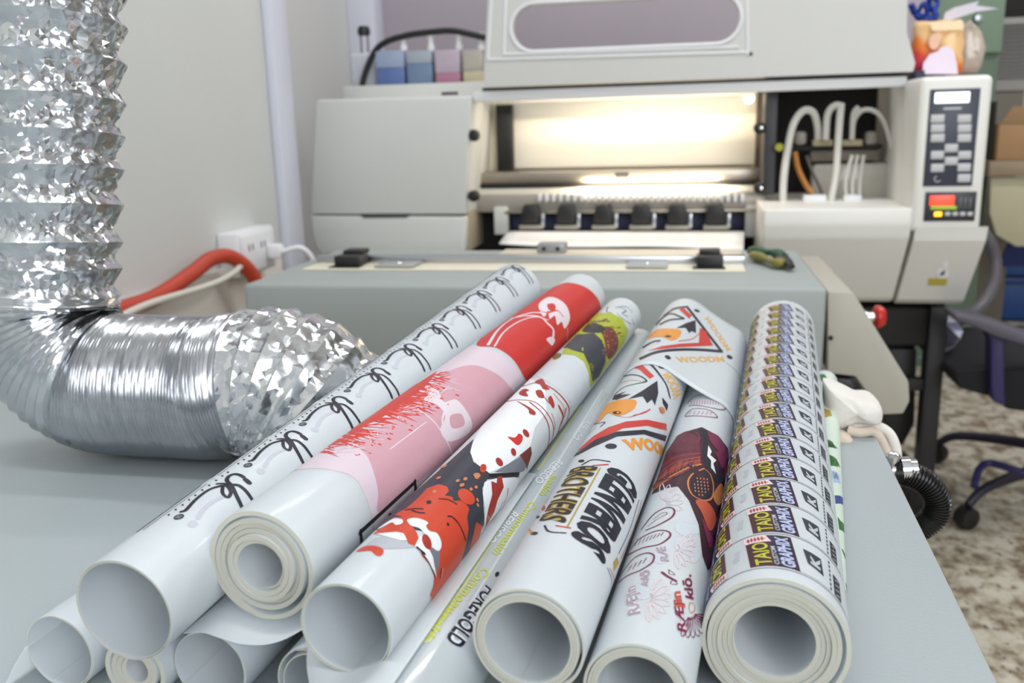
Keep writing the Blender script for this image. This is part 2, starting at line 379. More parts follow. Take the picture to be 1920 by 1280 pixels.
# warm lamp inside the bay (the photo shows its pool of light on the backing panel)
lx, lz = onY(1404, 184, YB-.08)
lmp = lathe('bay_lamp_bulb', [(.006, -.012), (.011, -.004), (.012, .004), (.007, .012), (.0001, .014)], (lx, YB-.08, lz), mat('lamp_glow', (255, 240, 205), .3, emit=6), pr, (0, -1, 0), 20)
xm, zm = onY(1200, 250, YB-.1)
area('bay_strip_lamp', (xm+.03, YB-.16, zb-.0+.175), .34, .02, 1.9, (1, .84, .60), (xm+.03, YB-.03, zb+.2))
area('bay_strip_lamp', (xm-.02, YB-.20, zt-.01), .6, .02, 2.0, (1, .85, .66), (xm-.02, YB-.12, zt-.3))
slab('lamp_rail', 905, 1420, 168, 186, YB-.13, .03, mat('warm_white_rail', (226, 222, 214), .4, noise=.01), .003)
# left end of the bay: dark cheek and knobs
slab('bay_cheek', 871, 876, 180, 470, YF+.03, .20, mat('tan_cheek', (176, 164, 140), .6, noise=.05), .001)
for y in (254, 368): a, z = onY(886, y, YF); lathe('cheek_knob', [(.014, 0), (.014, .012), (.010, .02), (.0001, .021)], (a, YF+.02, z), black, pr, (0, -1, 0), 16)
# carriage post at the right of the bay
slab('carriage_post', 1432, 1456, 168, 366, YB-.20, .10, mat('charcoal_post', (52, 52, 56), .5, noise=.03), .004)
for y in (240, 352):
    a, z = onY(1424, y, YB-.2); lathe('post_screw', [(.014, 0), (.014, .012), (.006, .018), (.0001, .019)], (a, YB-.2, z), black, pr, (0, -1, 0), 16)
    lathe('screw_glint', [(.004, 0), (.0001, .001)], (a+.002, YB-.22, z), chrome, pr, (0, -1, 0), 12)
# right compartment: dark cavity with hoses and dampers
cv0, cv1 = onY(1452, 300, YB)[0], onY(1722, 300, YB)[0]
box('cavity_back', (cv0-.02, cv1+.06), (YB+.05, YB+.07), (zb-.1, zt+.02), dark, pr, .002)
a = onY(1700, 300, 2.2)[0]; box('cavity_cheek', (a, a+.02), (YF+.03, YB+.05), (zb-.05, zt), mat('navy_cheek', (44, 46, 60), .6, noise=.03), pr, .002)
box('cavity_roof', (cv0-.03, cv1), (YB-.1, YB+.05), (zt+.0, zt+.02), dark, pr, .002)
tubem = mat('milky_tube', (226, 224, 216), .25, coat=.3, noise=.03, translucent=.2)
def arc(pts, r, Y, name='ink_tube_ribbon', dy=0):
    return tube(name, [(onY(a, b, Y)[0], Y+dy*i, onY(a, b, Y)[1]) for i, (a, b) in enumerate(pts)], r, tubem, pr, flat=1.0)
arc(((1468, 392), (1470, 340), (1478, 285), (1490, 235), (1510, 208), (1530, 210), (1540, 235), (1543, 262)), .0085, 2.20, dy=.012)
arc(((1555, 392), (1568, 330), (1574, 270), (1578, 230), (1582, 200)), .008, 2.20, dy=.01)
arc(((1582, 200), (1566, 198), (1552, 215), (1548, 262)), .008, 2.26)
arc(((1598, 262), (1602, 225), (1620, 206), (1645, 212), (1662, 240), (1673, 290), (1672, 340), (1665, 385)), .0055, 2.28)
arc(((1610, 200), (1600, 215), (1597, 262)), .006, 2.27)
for k, x in enumerate((1590, 1600, 1611)): arc(((x, 388), (x-5+k*3, 340), (x+8, 290)), .0045, 2.22+.01*k)
tube('ribbon_cable', [(onY(a, b, 2.24)[0], 2.24, onY(a, b, 2.24)[1]) for a, b in ((1490, 285), (1496, 315), (1510, 345), (1522, 362))], .013, mat('orange_ribbon', (190, 128, 62), .5, noise=.15, nscale=40), pr, flat=.5)
tube('ribbon_cable', [(onY(a, b, 2.25)[0], 2.25, onY(a, b, 2.25)[1]) for a, b in ((1512, 292), (1522, 320), (1536, 350), (1545, 375))], .007, mat('grey_ribbon', (110, 104, 100), .5, noise=.15, nscale=40), pr, flat=.5)
def sl(n_, a, b, c, d, Y, dp, m, bev=.003): return slab(n_, a, b, c, d, Y, dp, m, bev)
clearp = mat('smoky_clear_plastic', (198, 194, 184), .15, coat=.4, noise=.08, nscale=40)
sl('damper_block', 1522, 1668, 306, 386, 2.30, .06, clearp, .012)
sl('damper_bar', 1490, 1655, 272, 281, 2.30, .05, dark)
sl('damper_plate', 1520, 1648, 281, 302, 2.31, .04, mat('taupe_block', (120, 112, 100), .5, noise=.1, nscale=60))
for x in (1502, 1634): sl('damper_cap', x-11, x+11, 246, 272, 2.30, .03, mat('cap_grey', (158, 152, 142), .4, noise=.05), .008)
for x in (1543, 1599): sl('tube_clip', x-19, x+19, 262, 274, 2.28, .03, mat('clip_tan', (170, 160, 128), .4, noise=.05), .003)
sl('connector_block', 1506, 1550, 366, 392, 2.2, .03, white, .003)
sl('connector_block', 1582, 1616, 366, 392, 2.2, .03, white, .003)
a, z = onY(1461, 276, 2.2); lathe('yellow_clip', [(.009, 0), (.009, .006)], (a, 2.2, z), mat('lime_clip', (150, 150, 20), .4, noise=.03), pr, (0, -1, 0), 16)
# front covers below the compartment: upper vertical lip, then the face tucks under toward the floor
def tuck(name, pxl, pxr, top, mid, bot, m, Yt=2.02, Yb_=2.14, xr_shift=0, bev=.006):
    xa, za = onY(pxl, top, Yt); xb, _ = onY(pxr, top, Yt)
    zm_ = onY((pxl+pxr)/2, mid, Yt)[1]; zz = onY((pxl+pxr)/2, bot, Yb_)[1]
    prof = [(Yt, za), (Yt-.002, zm_+.03), (Yt+.006, zm_), (Yb_, zz+.012), (Yb_+.02, zz), (2.56, zz), (2.56, za-.0)]
    b_ = bmesh.new(); add_prism(b_, prof, xa, xb, 'X', bev, 3); return bm_out(name, b_, m, pr)
casing_lit = mat('tower_casing_lit', (232, 230, 224), .42, bump=.05, bscale=900)  # lighter copy of the casing colour, for the stronger light at the right
tuck('front_cover', 1432, 1712, 392, 447, 568, casing_lit)
tuck('panel_tower_base', 1716, 1852, 432, 452, 572, casing_lit)
# control tower
YT = 2.02
xa = onY(1717, 300, YT)[0]; xb = onY(1850, 300, YT)[0]; zt2 = onY(1785, 142, YT)[1]; zb2 = onY(1785, 434, YT)[1]
ct = box('control_tower', (xa, xb), (YT, 2.50), (zb2-.002, zt2), casing_lit, pr, .012, 4)
navy = mat('panel_navy', (52, 56, 70), .4, noise=.02)
def face(name, a, b, c, d, m, dp=.003, off=0, par=None, bev=.001):
    xa, za = onY(a, b, YT); xb, zb_ = onY(c, d, YT); xa = (xa+onY(a, d, YT)[0])/2; xb = (xb+onY(c, b, YT)[0])/2
    return box(name, (min(xa, xb), max(xa, xb)), (YT-off-dp, YT-off), (min(za, zb_), max(za, zb_)), m, par or ct, bev)
kp = face('keypad', 1737, 168, 1830, 348, navy)
ds = face('display', 1752, 174, 1817, 192, mat('lit_display', (238, 246, 255), .3, emit=1.6), .002, .003)
key = mat('key_grey', (196, 196, 198), .45, noise=.02)
for k in range(3):
    for x in (1744, 1794):
        face('key', x, 215+k*18, x+26, 230+k*18, key, .003, .003, kp, .0015)
for x, y in ((1770, 270), (1744, 283), (1795, 283), (1770, 294), (1744, 307), (1794, 306), (1794, 326)):
    face('key', x, y, x+25, y+15, key, .003, .003, kp, .0015)
face('panel_text', 1768, 202, 1802, 205, key, .0006, .003, kp, .0002)
xx, zz = onY(1757, 335, YT); bmq = bmesh.new()
add_tube(bmq, [(xx+.006*math.cos(t), YT-.004, zz+.006*math.sin(t)) for t in [PI*.6+k*.3 for k in range(14)]], .001, 6); bm_out('power_mark', bmq, key, kp)
st = face('status_panel', 1733, 360, 1829, 414, mat('status_black', (42, 42, 48), .4, noise=.02))
face('red_readout', 1743, 367, 1788, 384, mat('red_led', (255, 60, 40), .3, emit=2.2), .001, .003, st)
face('green_readout', 1744, 386, 1793, 392, mat('olive_led', (140, 170, 40), .3, emit=.6), .001, .003, st)
face('amber_lamp', 1751, 397, 1765, 405, mat('amber_led', (255, 170, 30), .3, emit=3), .001, .003, st)
for k in range(4): face('status_key', 1771+k*14, 397, 1781+k*14, 404, key, .001, .003, st, .0003)
for k in range(3): face('status_light', 1797+k*9, 370, 1803+k*9, 390, mat('dim_key', (90, 90, 94), .4, noise=.02), .001, .003, st, .0003)
# round white mark and yellow caution sticker on the tower's lower face
xq, zq = onY(1767, 507, 2.07)
def ontuck(x, y):
    r_ = ray(x, y); zm_ = onY((1716+1852)/2, 452, 2.02)[1]; zz_ = onY((1716+1852)/2, 572, 2.14)[1]+.012
    # plane through (2.026, zm_) and (2.14, zz_)
    k = (2.14-2.026)/(zz_-zm_); t = (2.026 + k*(EYE.z-zm_))/(r_.y - k*r_.z); return EYE + r_*t
nrm = Vector((0, -(ontuck(1767, 460).z-ontuck(1767, 540).z), (ontuck(1767, 460).y-ontuck(1767, 540).y)))
nrm = -nrm.normalized() if nrm.y > 0 else nrm.normalized()
def decal(name, pts, m, par, off=.001, th=.0006):
    vs = [ontuck(*q)+nrm*off for q in pts]; k = len(vs); vs += [v+nrm*th for v in vs]
    return new(name, vs, [tuple(range(k)), tuple(range(k, 2*k))]+[(i, (i+1) % k, (i+1) % k+k, i+k) for i in range(k)], m, par, None)
TB = bpy.data.objects['panel_tower_base']
decal('white_logo', [(1767+12*math.cos(t)*(1 if math.sin(t) < .2 else .9), 510-13*math.sin(t)) for t in [2*PI*k/20 for k in range(20)]], mat('logo_white', (250, 250, 250), .4, noise=.01), TB)
decal('white_logo_tip', [(1760, 500), (1776, 500), (1778, 492), (1770, 490)], MC['logo_white'], TB)
decal('logo_notch', [(1761, 515), (1770, 514), (1772, 504), (1764, 510)], mat('logo_grey', (90, 90, 92), .5, noise=.01), TB, .002)
decal('caution_sticker', [(1741, 521), (1776, 521), (1774, 534), (1740, 534)], mat('sticker_yellow', (196, 180, 70), .5, noise=.03), TB)
# raised lid with its long rounded window
YL = 2.14
def lid3(a, b, d): return Vector((a, YL + .10*(b-1.05) + d, b))
def LP(pts): 
    out = []
    for a, b in pts:
        r_ = ray(a, b); t = (YL + .10*(EYE.z-1.05))/(r_.y - .10*r_.z); q = EYE + r_*t; out.append((q.x, q.z))
    return out
lo = LP(((907, 163), (1712, 134), (1716, 118), (1700, 60), (1703, -60), (1706, -150), (926, -150), (915, 0), (908, 120)))
(hx0, hz0), (hx1, hz1) = LP(((962, 52), (1386, 38)))
hh = LP(((1100, 8),))[0][1] - LP(((1100, 92),))[0][1]
hc = stadium((hx0+hx1)/2, (hz0+hz1)/2+.002, hx1-hx0, hh, 14)
lid = plate('lid', lo, [hc], lid3, .018, mat('lid_casing', (198, 197, 193), .45, bump=.05, bscale=900), pr)
bmq = bmesh.new(); ring = stadium((hx0+hx1)/2, (hz0+hz1)/2+.002, hx1-hx0+.01, hh+.01, 14)
add_tube(bmq, [lid3(a, b, -.001) for a, b in ring+ring[:1]], .004, 8, False); bm_out('window_rim', bmq, white, lid)
bmq = bmesh.new()
for seg in (((915, 112), (1402, 98)), ((915, 112), (925, -60)), ((1402, 104), (1400, -60)), ((945, 102), (1385, 88)), ((945, 102), (950, -60))):
    q = LP(seg); add_tube(bmq, [lid3(*q[0], -.001), lid3(*q[1], -.001)], .003, 8)
bm_out('frame_ridge', bmq, white, lid)
q = LP(((1408, 101),))[0]; lathe('lid_screw', [(.004, 0), (.0001, .001)], lid3(q[0], q[1], -.002), black, lid, (0, -1, 0), 10)
# dark gap and the pale strip below the lid
q = PP(((888, 172), (1700, 143), (1700, 162), (888, 192)), 2.17); prism('lid_lower_strip', q, 2.165, 2.20, mat('strip_white', (226, 226, 228), .4, noise=.01), pr, bev=.003)
q = PP(((905, 165), (1705, 137), (1705, 145), (905, 173)), 2.19); prism('lid_gasket', q, 2.185, 2.22, black, pr, bev=.001)
# undercarriage
stand = mat('stand_black', (30, 28, 30), .5, noise=.1)
def upright(name, pt, pb, Y, wpx, m=stand):
    xt, zt_ = onY(*pt, Y); xb_, zb_ = onY(*pb, Y); ww = wpx/FPX*Y/2
    xm_ = (xt+xb_)/2
    return box(name, (xm_-ww, xm_+ww), (Y, Y+.05), (max(0, zb_), zt_), m, pr, .003)
upright('stand_leg', (1752, 575), (1738, 990), 2.2, 30)
xl_ = -.85; box('stand_leg', (xl_-.02, xl_+.02), (2.2, 2.25), (0, .6), stand, pr, .003)
box('stand_crossbar', (xl_, .585), (2.21, 2.24), (.33, .36), stand, pr, .003)
z_ = onY(1600, 640, 2.25)[1]; box('under_tray', (-.8, onY(1745, 600, 2.25)[0]), (2.22, 2.5), (z_, z_+.09), dark, pr, .004)
q = PP(((1600, 600), (1735, 600), (1735, 640), (1700, 660), (1700, 720), (1660, 720), (1650, 655), (1600, 650)), 2.3); prism('take_up_bracket', q, 2.3, 2.36, stand, pr, bev=.004)
q = PP(((1655, 650), (1716, 650), (1712, 790), (1690, 832), (1660, 820), (1650, 760)), 2.3); prism('take_up_drive', q, 2.28, 2.36, stand, pr, bev=.006)
for x in (-.85, .585): box('foot', (x-.03, x+.03), (2.19, 2.6), (0, .04), stand, pr, .006)

# ------------------------------------------------------------------ things on and round the printer
def tank(pxl, pxr, pytop, frac, liq, label):
    xa, zt_ = onY(pxl, pytop, YS); xb_, _ = onY(pxr, pytop, YS); w_ = xb_-xa
    t = empty('ink_tank', ((xa+xb_)/2, YS+.04, shelf_z), label, 'ink tank', 'ink tanks behind the printer')
    h = zt_-shelf_z
    box('tank_body', (xa, xb_), (YS, YS+.07), (shelf_z+.0005+h*frac, zt_), mat('tank_'+liq[0]+'_haze', liq[2], .2, coat=.3, noise=.03, translucent=.3), t, .004)
    box('ink', (xa+.0005, xb_-.0005), (YS+.0005, YS+.0695), (shelf_z+.0005, shelf_z+h*frac+.001), mat('ink_'+liq[0], liq[1], .2, coat=.3, noise=.08), t, .003)
    lathe('cap', [(.010, 0), (.010, .012), (.007, .016), (.007, .035), (.011, .037), (.011, .045), (.0001, .046)], (xb_-.008, YS+.03, zt_), white, t, n=16)
tank(703, 756, 96, .5, ('blue', (92, 112, 165), (176, 190, 216)), 'ink tank half full of blue ink, beside the white bottle')
tank(760, 808, 96, .62, ('teal', (110, 130, 158), (186, 194, 206)), 'ink tank nearly full of grey-blue ink, between the blue and magenta tanks')
tank(814, 861, 94, .3, ('magenta', (176, 122, 146), (212, 198, 212)), 'ink tank with a low level of magenta ink')
tank(866, 903, 94, .35, ('yellow', (198, 188, 158), (206, 202, 192)), 'ink tank with pale yellow ink, half hidden by the lid')
tag(tube('ink_hose', [(onY(a, b, YS+.02)[0], YS+.02, onY(a, b, YS+.02)[1]) for a, b in ((676, 196), (678, 170), (684, 140), (702, 98), (725, 78), (765, 66), (810, 60), (850, 58), (900, 68), (935, 76))], .0085, black), 'black corrugated hose arching over the ink tanks', 'hose')
xa, zt_ = onY(654, 100, YS+.05); xb_ = onY(702, 100, YS+.05)[0]
bo = empty('waste_bottle', ((xa+xb_)/2, YS+.08, shelf_z), 'white square bottle with a black cap left of the ink tanks', 'bottle')
box('bottle_body', (xa, xb_), (YS+.05, YS+.11), (shelf_z+.0005, zt_), mat('milky_white_bottle', (216, 218, 226), .4, noise=.02, translucent=.2), bo, .008, 3)
cx_, cz_ = onY(682, 58, YS+.08)
lathe('black_knob', [(.016, -.012), (.018, 0), (.014, .012), (.0001, .014)], (cx_, YS+.08, cz_), black, bo, n=20)
bmq = bmesh.new()
for d in (-.010, .010): add_tube(bmq, [(cx_+d, YS+.08, cz_-.01), (cx_+d, YS+.08, zt_)], .0025, 8)
bm_out('stirring_rods', bmq, mat('rod_grey', (70, 66, 70), .4, noise=.03), bo)
# snack bag standing on the tower
sb = empty('snack_bag', onY(1772, 138, 2.2)and (onY(1772, 138, 2.2)[0], 2.2, zt2), 'orange and pink plastic packet propped on the control tower', 'packet')
ol = PP(((1711, 139), (1711, 125), (1714, 105), (1714, 85), (1718, 65), (1718, 50), (1722, 38), (1735, 37), (1750, 38), (1770, 35), (1790, 36), (1806, 34), (1812, 45), (1810, 60), (1813, 80), (1808, 100), (1811, 120), (1806, 139), (1780, 139), (1740, 139)), 2.2)
ol = [(a, max(b, zt2+.0005)) for a, b in ol]
bagm = bpy.data.materials.new('packet_print'); bagm.use_nodes = True; nt = bagm.node_tree; N = nt.nodes; K = nt.links
p = N['Principled BSDF']; p.inputs['Roughness'].default_value = .25
tc = N.new('ShaderNodeTexCoord'); sx = N.new('ShaderNodeSeparateXYZ'); K.new(tc.outputs['Generated'], sx.inputs[0])
nz = N.new('ShaderNodeTexNoise'); nz.inputs['Scale'].default_value = 4; K.new(tc.outputs['Generated'], nz.inputs['Vector'])
ad = N.new('ShaderNodeMath'); ad.operation = 'ADD'; m2 = N.new('ShaderNodeMath'); m2.operation = 'MULTIPLY_ADD'; m2.inputs[1].default_value = .5; K.new(sx.outputs['X'], m2.inputs[0]); K.new(sx.outputs['Z'], m2.inputs[2]); m3 = N.new('ShaderNodeMath'); m3.operation = 'MULTIPLY'; m3.inputs[1].default_value = .4; K.new(nz.outputs['Fac'], m3.inputs[0]); K.new(m2.outputs[0], ad.inputs[0]); K.new(m3.outputs[0], ad.inputs[1])
rp = N.new('ShaderNodeValToRGB'); rp.color_ramp.elements[0].position = .35; rp.color_ramp.elements[0].color = (*lin((196, 44, 104)), 1)
rp.color_ramp.elements[1].position = 1.0; rp.color_ramp.elements[1].color = (*lin((240, 196, 140)), 1)
e = rp.color_ramp.elements.new(.6); e.color = (*lin((222, 74, 60)), 1)
e = rp.color_ramp.elements.new(.84); e.color = (*lin((236, 136, 60)), 1)
K.new(ad.outputs[0], rp.inputs[0]); K.new(rp.outputs[0], p.inputs['Base Color'])
def pillow(name, outline, Y, dep, m, parent):
    cx = sum(a for a, b in outline)/len(outline); cz = sum(b for a, b in outline)/len(outline); vs = []; fs = []; n = len(outline)
    lv = ((1, 0), (.97, .5), (.9, .8), (.6, .95), (.15, 1))
    for sgn in (-1, 1):
        base = len(vs)
        for s, d in lv: vs += [(cx+(a-cx)*s, Y+sgn*dep*d*(1+.15*math.sin(a*90)), cz+(b-cz)*s) for a, b in outline]
        for j in range(len(lv)-1):
            for i in range(n): fs.append((base+j*n+i, base+j*n+(i+1) % n, base+(j+1)*n+(i+1) % n, base+(j+1)*n+i))
        fs.append(tuple(base+(len(lv)-1)*n+i for i in range(n)))
    return new(name, vs, fs, m, parent, 80)
pillow('packet', ol, 2.23, .035, bagm, sb)
fg = [onY(a, b, 2.19) for a, b in ((1728, 139), (1731, 118), (1742, 102), (1758, 96), (1764, 88), (1778, 86), (1788, 98), (1793, 118), (1795, 139))]
prism('packet_picture', [(a, max(b, zt2+.001)) for a, b in fg], 2.186, 2.189, mat('picture_lilac', (226, 210, 226), .35, noise=.05), sb)
fg = [(onY(1752, 72, 2.19)[0]+.011*math.cos(t), onY(1752, 78, 2.19)[1]+.017*math.sin(t)) for t in [2*PI*k/16 for k in range(16)]]
prism('packet_picture_spot', fg, 2.187, 2.19, mat('picture_peach', (226, 178, 150), .35, noise=.05), sb)
fg = [onY(a, b, 2.19) for a, b in ((1742, 42), (1806, 40), (1806, 56), (1748, 58))]
prism('packet_title_band', fg, 2.187, 2.19, mat('picture_cream', (240, 214, 170), .35, noise=.05), sb)
o = pillow('clear_bag', PP(((1800, 138), (1806, 50), (1822, 36), (1842, 58), (1850, 90), (1842, 125), (1834, 138)), 2.27), 2.285, .02, mat('crumpled_clear_bag', (186, 172, 158), .12, coat=.5, noise=.2, nscale=60, bump=.8, bscale=60), None)
tag(o, 'crumpled clear plastic bag behind the orange packet', 'plastic bag')
o = tube('blue_ribbon', [(onY(a, b, 2.26)[0], 2.26+.01*(i % 2), onY(a, b, 2.26)[1]) for i, (a, b) in enumerate(((1708, 8), (1720, 26), (1732, 6), (1740, 26), (1718, 30), (1730, 34), (1756, 30), (1744, 8), (1748, -8), (1760, 4), (1752, 22), (1758, 44)))], .0085, mat('blue_plastic', (28, 58, 150), .35, noise=.1), None, flat=.6)
tag(o, 'bright blue plastic tie bunched above the orange packet', 'tie')
o = prism('paper_slips', PP(((1768, 44), (1772, 24), (1790, 14), (1836, 2), (1830, 10), (1872, 16), (1830, 22), (1800, 32)), 2.25), 2.25, 2.254, mat('pale_paper', (214, 210, 222), .6, noise=.05))
tag(o, 'pale paper slips sticking out above the packet before the green cupboard', 'paper')

# ================================================================== RIGHT BACKGROUND
def bgbox(name, px0, px1, py0, py1, Y, d, m, label, cat, floor=False, group=None, parent=None):
    a = onY(px0, (py0+py1)/2, Y)[0]; b = onY(px1, (py0+py1)/2, Y)[0]; z0 = onY(px0, py1, Y)[1]; z1 = onY(px0, py0, Y)[1]
    if floor: z0 = .0
    o = box(name, (a, b), (Y, Y+d), (z0, z1), m, parent, .004)
    if parent is None: tag(o, label, cat, group)
    return o, (a, b, z0, z1)
gc = empty('green_cupboard', (1.35, 3.7, 0), 'tall sage green metal cupboard behind the printer tower', 'cupboard')
a, b, c, d = onY(1640, 50, 3.7)[0], onY(1882, 50, 3.7)[0], 0, onY(1800, -200, 3.7)[1]
sage = mat('sage_green_paint', (128, 150, 128), .5, noise=.04)
box('body', (a, b), (3.72, 4.15), (0, d), mat('sage_dark', (100, 120, 102), .5, noise=.04), gc, .004)
zz = onY(1800, 101, 3.7)[1]
box('door', (a, b), (3.70, 3.719), (zz, d), sage, gc, .004)
lathe('door_handle', [(.02, 0), (.012, .02), (.0001, .022)], (b-.09, 3.70, zz+.12), alu, gc, (0, -1, 0), 16)
a2, b2 = onY(1885, 60, 3.9)[0], onY(1990, 60, 3.9)[0]
ac = empty('louvred_unit', ((a2+b2)/2, 4.0, 1.2), 'grey louvred ventilation unit at the upper right edge', 'vent')
z0, z1 = onY(1900, 168, 3.9)[1], onY(1900, 20, 3.9)[1]
box('casing', (a2, b2), (4.16, 4.5), (z0, z1), mat('unit_grey', (168, 164, 160), .5, noise=.03), ac, .006)
box('dark_top', (a2, b2), (4.165, 4.5), (z1+.001, z1+.12), dark, ac, .004)
bmq = bmesh.new()
for k in range(14):
    z = z0+.05+k*(z1-z0-.07)/14; add_prism(bmq, [(4.158, z), (4.148, z+.003), (4.152, z+.010), (4.159, z+.008)], a2+.03, b2-.02, 'X')
bm_out('louvre_blades', bmq, mat('louvre_grey', (120, 116, 114), .4, .3, noise=.03), ac)
box('unit_stand', (a2+.02, b2-.02), (4.17, 4.45), (0, z0-.001), mat('stand_brown_grey', (120, 112, 100), .6, noise=.05), ac, .004)
sh = empty('storage_bench', onZ(1900, 560, 0), 'long tan bench with a pale front cloth at the right edge', 'bench')
Yc = 3.55
a, zt_ = onY(1856, 302, Yc); b = onY(2060, 300, Yc)[0]; zb_ = onY(1900, 330, Yc)[1]
box('bench_top', (a, b), (Yc, Yc+.14), (zb_, zt_), mat('tan_wood', (148, 128, 104), .5, noise=.15, nscale=20), sh, .004)
box('bench_side', (b-.03, b), (Yc, Yc+.12), (0, zb_), MC['tan_wood'], sh, .004)
zf = onY(1900, 455, Yc)[1]
q = PP(((1858, 332), (1925, 332), (2050, 332), (2040, 470), (1940, 462), (1905, 462), (1868, 440), (1856, 400)), Yc+.02)
prism('front_cloth', q, Yc+.02, Yc+.03, mat('pale_olive_cloth', (186, 180, 150), .8, noise=.08, nscale=8, bump=.3), sh, bev=.003)
cb = empty('cardboard_box', (onY(1920, 300, Yc)[0], Yc+.05, zt_), 'brown cardboard box standing open on the bench', 'box')
a, z1 = onY(1876, 232, Yc); b = onY(1990, 230, Yc)[0]
box('carton', (a, b), (Yc+.01, Yc+.13), (zt_+.001, z1), mat('cardboard', (166, 130, 92), .8, noise=.08, nscale=20), cb, .003)
z2 = onY(1890, 205, Yc)[1]
prism('flap', [(a, z1-.001), (b, z1-.001), (b-.02, z2), (a+.04, z2+.01)], Yc+.008, Yc+.012, mat('cardboard_flap', (150, 118, 84), .8, noise=.08), cb, bev=.001)
a0 = onY(1858, 200, Yc+.1)[0]
o = box('dark_bin', (a0, a-.004), (Yc+.04, Yc+.13), (zt_+.001, onY(1860, 190, Yc)[1]), mat('umber_bin', (66, 54, 44), .6, noise=.1), None, .01); tag(o, 'dark brown bin squeezed between the tower and the cardboard box', 'bin')
blue = mat('blue_crate_plastic', (30, 70, 130), .45, noise=.06)
for i, (py0, py1, lb) in enumerate(((478, 520, 'upper of the two blue plastic crates at the right edge'), (528, 566, 'lower of the two blue plastic crates at the right edge'))):
    Yk = 4.6
    a, b = onY(1868, 520, Yk)[0], onY(2010, 520, Yk)[0]; z1 = onY(1900, py0, Yk)[1]; z0 = max(0, onY(1900, py1, Yk)[1]) if i == 0 else 0
    if i == 0: zc = z0
    cr = empty('plastic_crate', ((a+b)/2, Yk+.2, z0), lb, 'crate', 'blue crates stacked at the right')
    if i == 1: z1 = zc-.001
    q = bmesh.new()
    for (x0_, x1_, y0_, y1_) in ((a, b, Yk, Yk+.012), (a, b, Yk+.388, Yk+.4), (a, a+.012, Yk, Yk+.4), (b-.012, b, Yk, Yk+.4)):
        add_prism(q, rect(x0_, x1_, z0, z1), y0_, y1_, bev=.002)
    add_prism(q, rect(a, b, z0, z0+.01), Yk, Yk+.4)
    bm_out('crate_shell', q, blue, cr)
    box('rim', (a-.008, b+.008), (Yk-.01, Yk-.0005), (z1-.03, z1), mat('blue_rim', (24, 52, 110), .4, noise=.04), cr, .003)
o = prism('blue_tarp', PP(((1872, 500), (1898, 440), (1920, 380), (1960, 370), (1960, 500)), 3.95), 3.95, 3.97, mat('navy_tarp', (36, 46, 104), .6, noise=.15, nscale=12, bump=.5), bev=.004)
tag(o, 'dark blue tarpaulin draped behind the pale bench cloth', 'tarpaulin')
# grey hose loop hanging at the right of the printer
P_ = lambda a, b, Y: (onY(a, b, Y)[0], Y, onY(a, b, Y)[1])
o = tube('grey_hose', [P_(1838, 430, 2.6), P_(1856, 455, 2.6), P_(1866, 490, 2.6), P_(1864, 530, 2.58), P_(1846, 566, 2.55), P_(1818, 590, 2.5), P_(1790, 602, 2.4), P_(1760, 606, 2.34)], .0165, mat('grey_rubber', (92, 88, 92), .45, noise=.06), n=16)
tag(o, 'thick grey hose looping down the right side of the printer tower', 'hose')
o = new('crumpled_paper', *(lambda pts: ([P_(a, b, Y) for a, b, Y in pts], [(0, 1, 2), (0, 2, 3), (0, 3, 4), (0, 4, 5), (5, 4, 6), (6, 4, 7), (6, 7, 8), (8, 7, 9), (8, 9, 10)]))([(1772, 606, 2.24), (1776, 590, 2.3), (1792, 604, 2.22), (1806, 620, 2.28), (1800, 634, 2.22), (1776, 632, 2.28), (1772, 652, 2.3), (1786, 650, 2.24), (1766, 664, 2.24), (1742, 660, 2.3), (1722, 672, 2.26)]), mat('bluish_paper', (206, 206, 228), .6, noise=.04), None, None)
sm = o.modifiers.new('s', 'SOLIDIFY'); sm.thickness = .002
tag(o, 'crumpled bluish white paper caught behind the printer leg', 'paper')

# office chair seen from the side: armrest, bracket, seat and star foot
ch = empty('office_chair', onZ(1960, 900, 0), 'dark office chair with purple-tinged arm at the right edge', 'chair')
YC = 2.05
chm = mat('chair_plastic', (34, 30, 46), .45, noise=.06); chp = mat('chair_violet', (44, 36, 84), .4, noise=.05); fab = mat('chair_fabric', (26, 25, 30), .9, noise=.1, bump=.3, bscale=400)
def slabpoly(name, pts, Y, d, m, bev=.006): return prism(name, PP(pts, Y), Y, Y+d, m, ch, bev=bev, seg=3)
prism('armrest', PP(((1790, 588), (1804, 590), (1835, 596), (1880, 610), (1930, 630), (1990, 640), (1990, 656), (1930, 650), (1870, 632), (1830, 614), (1796, 602), (1789, 596)), YC-.03), YC-.03, YC+.06, mat('armrest_grey', (84, 80, 92), .5, noise=.03), ch, bev=.006, seg=3)
slabpoly('arm_bracket', ((1836, 612), (1850, 622), (1858, 640), (1858, 720), (1862, 752), (1885, 762), (1884, 700), (1884, 645), (1896, 634), (1880, 622)), YC+.0, .045, chp)
slabpoly('seat', ((1792, 706), (1800, 699), (1850, 696), (1925, 690), (2080, 688), (2100, 720), (2060, 760), (1925, 772), (1890, 768), (1858, 744), (1820, 734), (1798, 728)), YC+.032, .42, fab, .018)
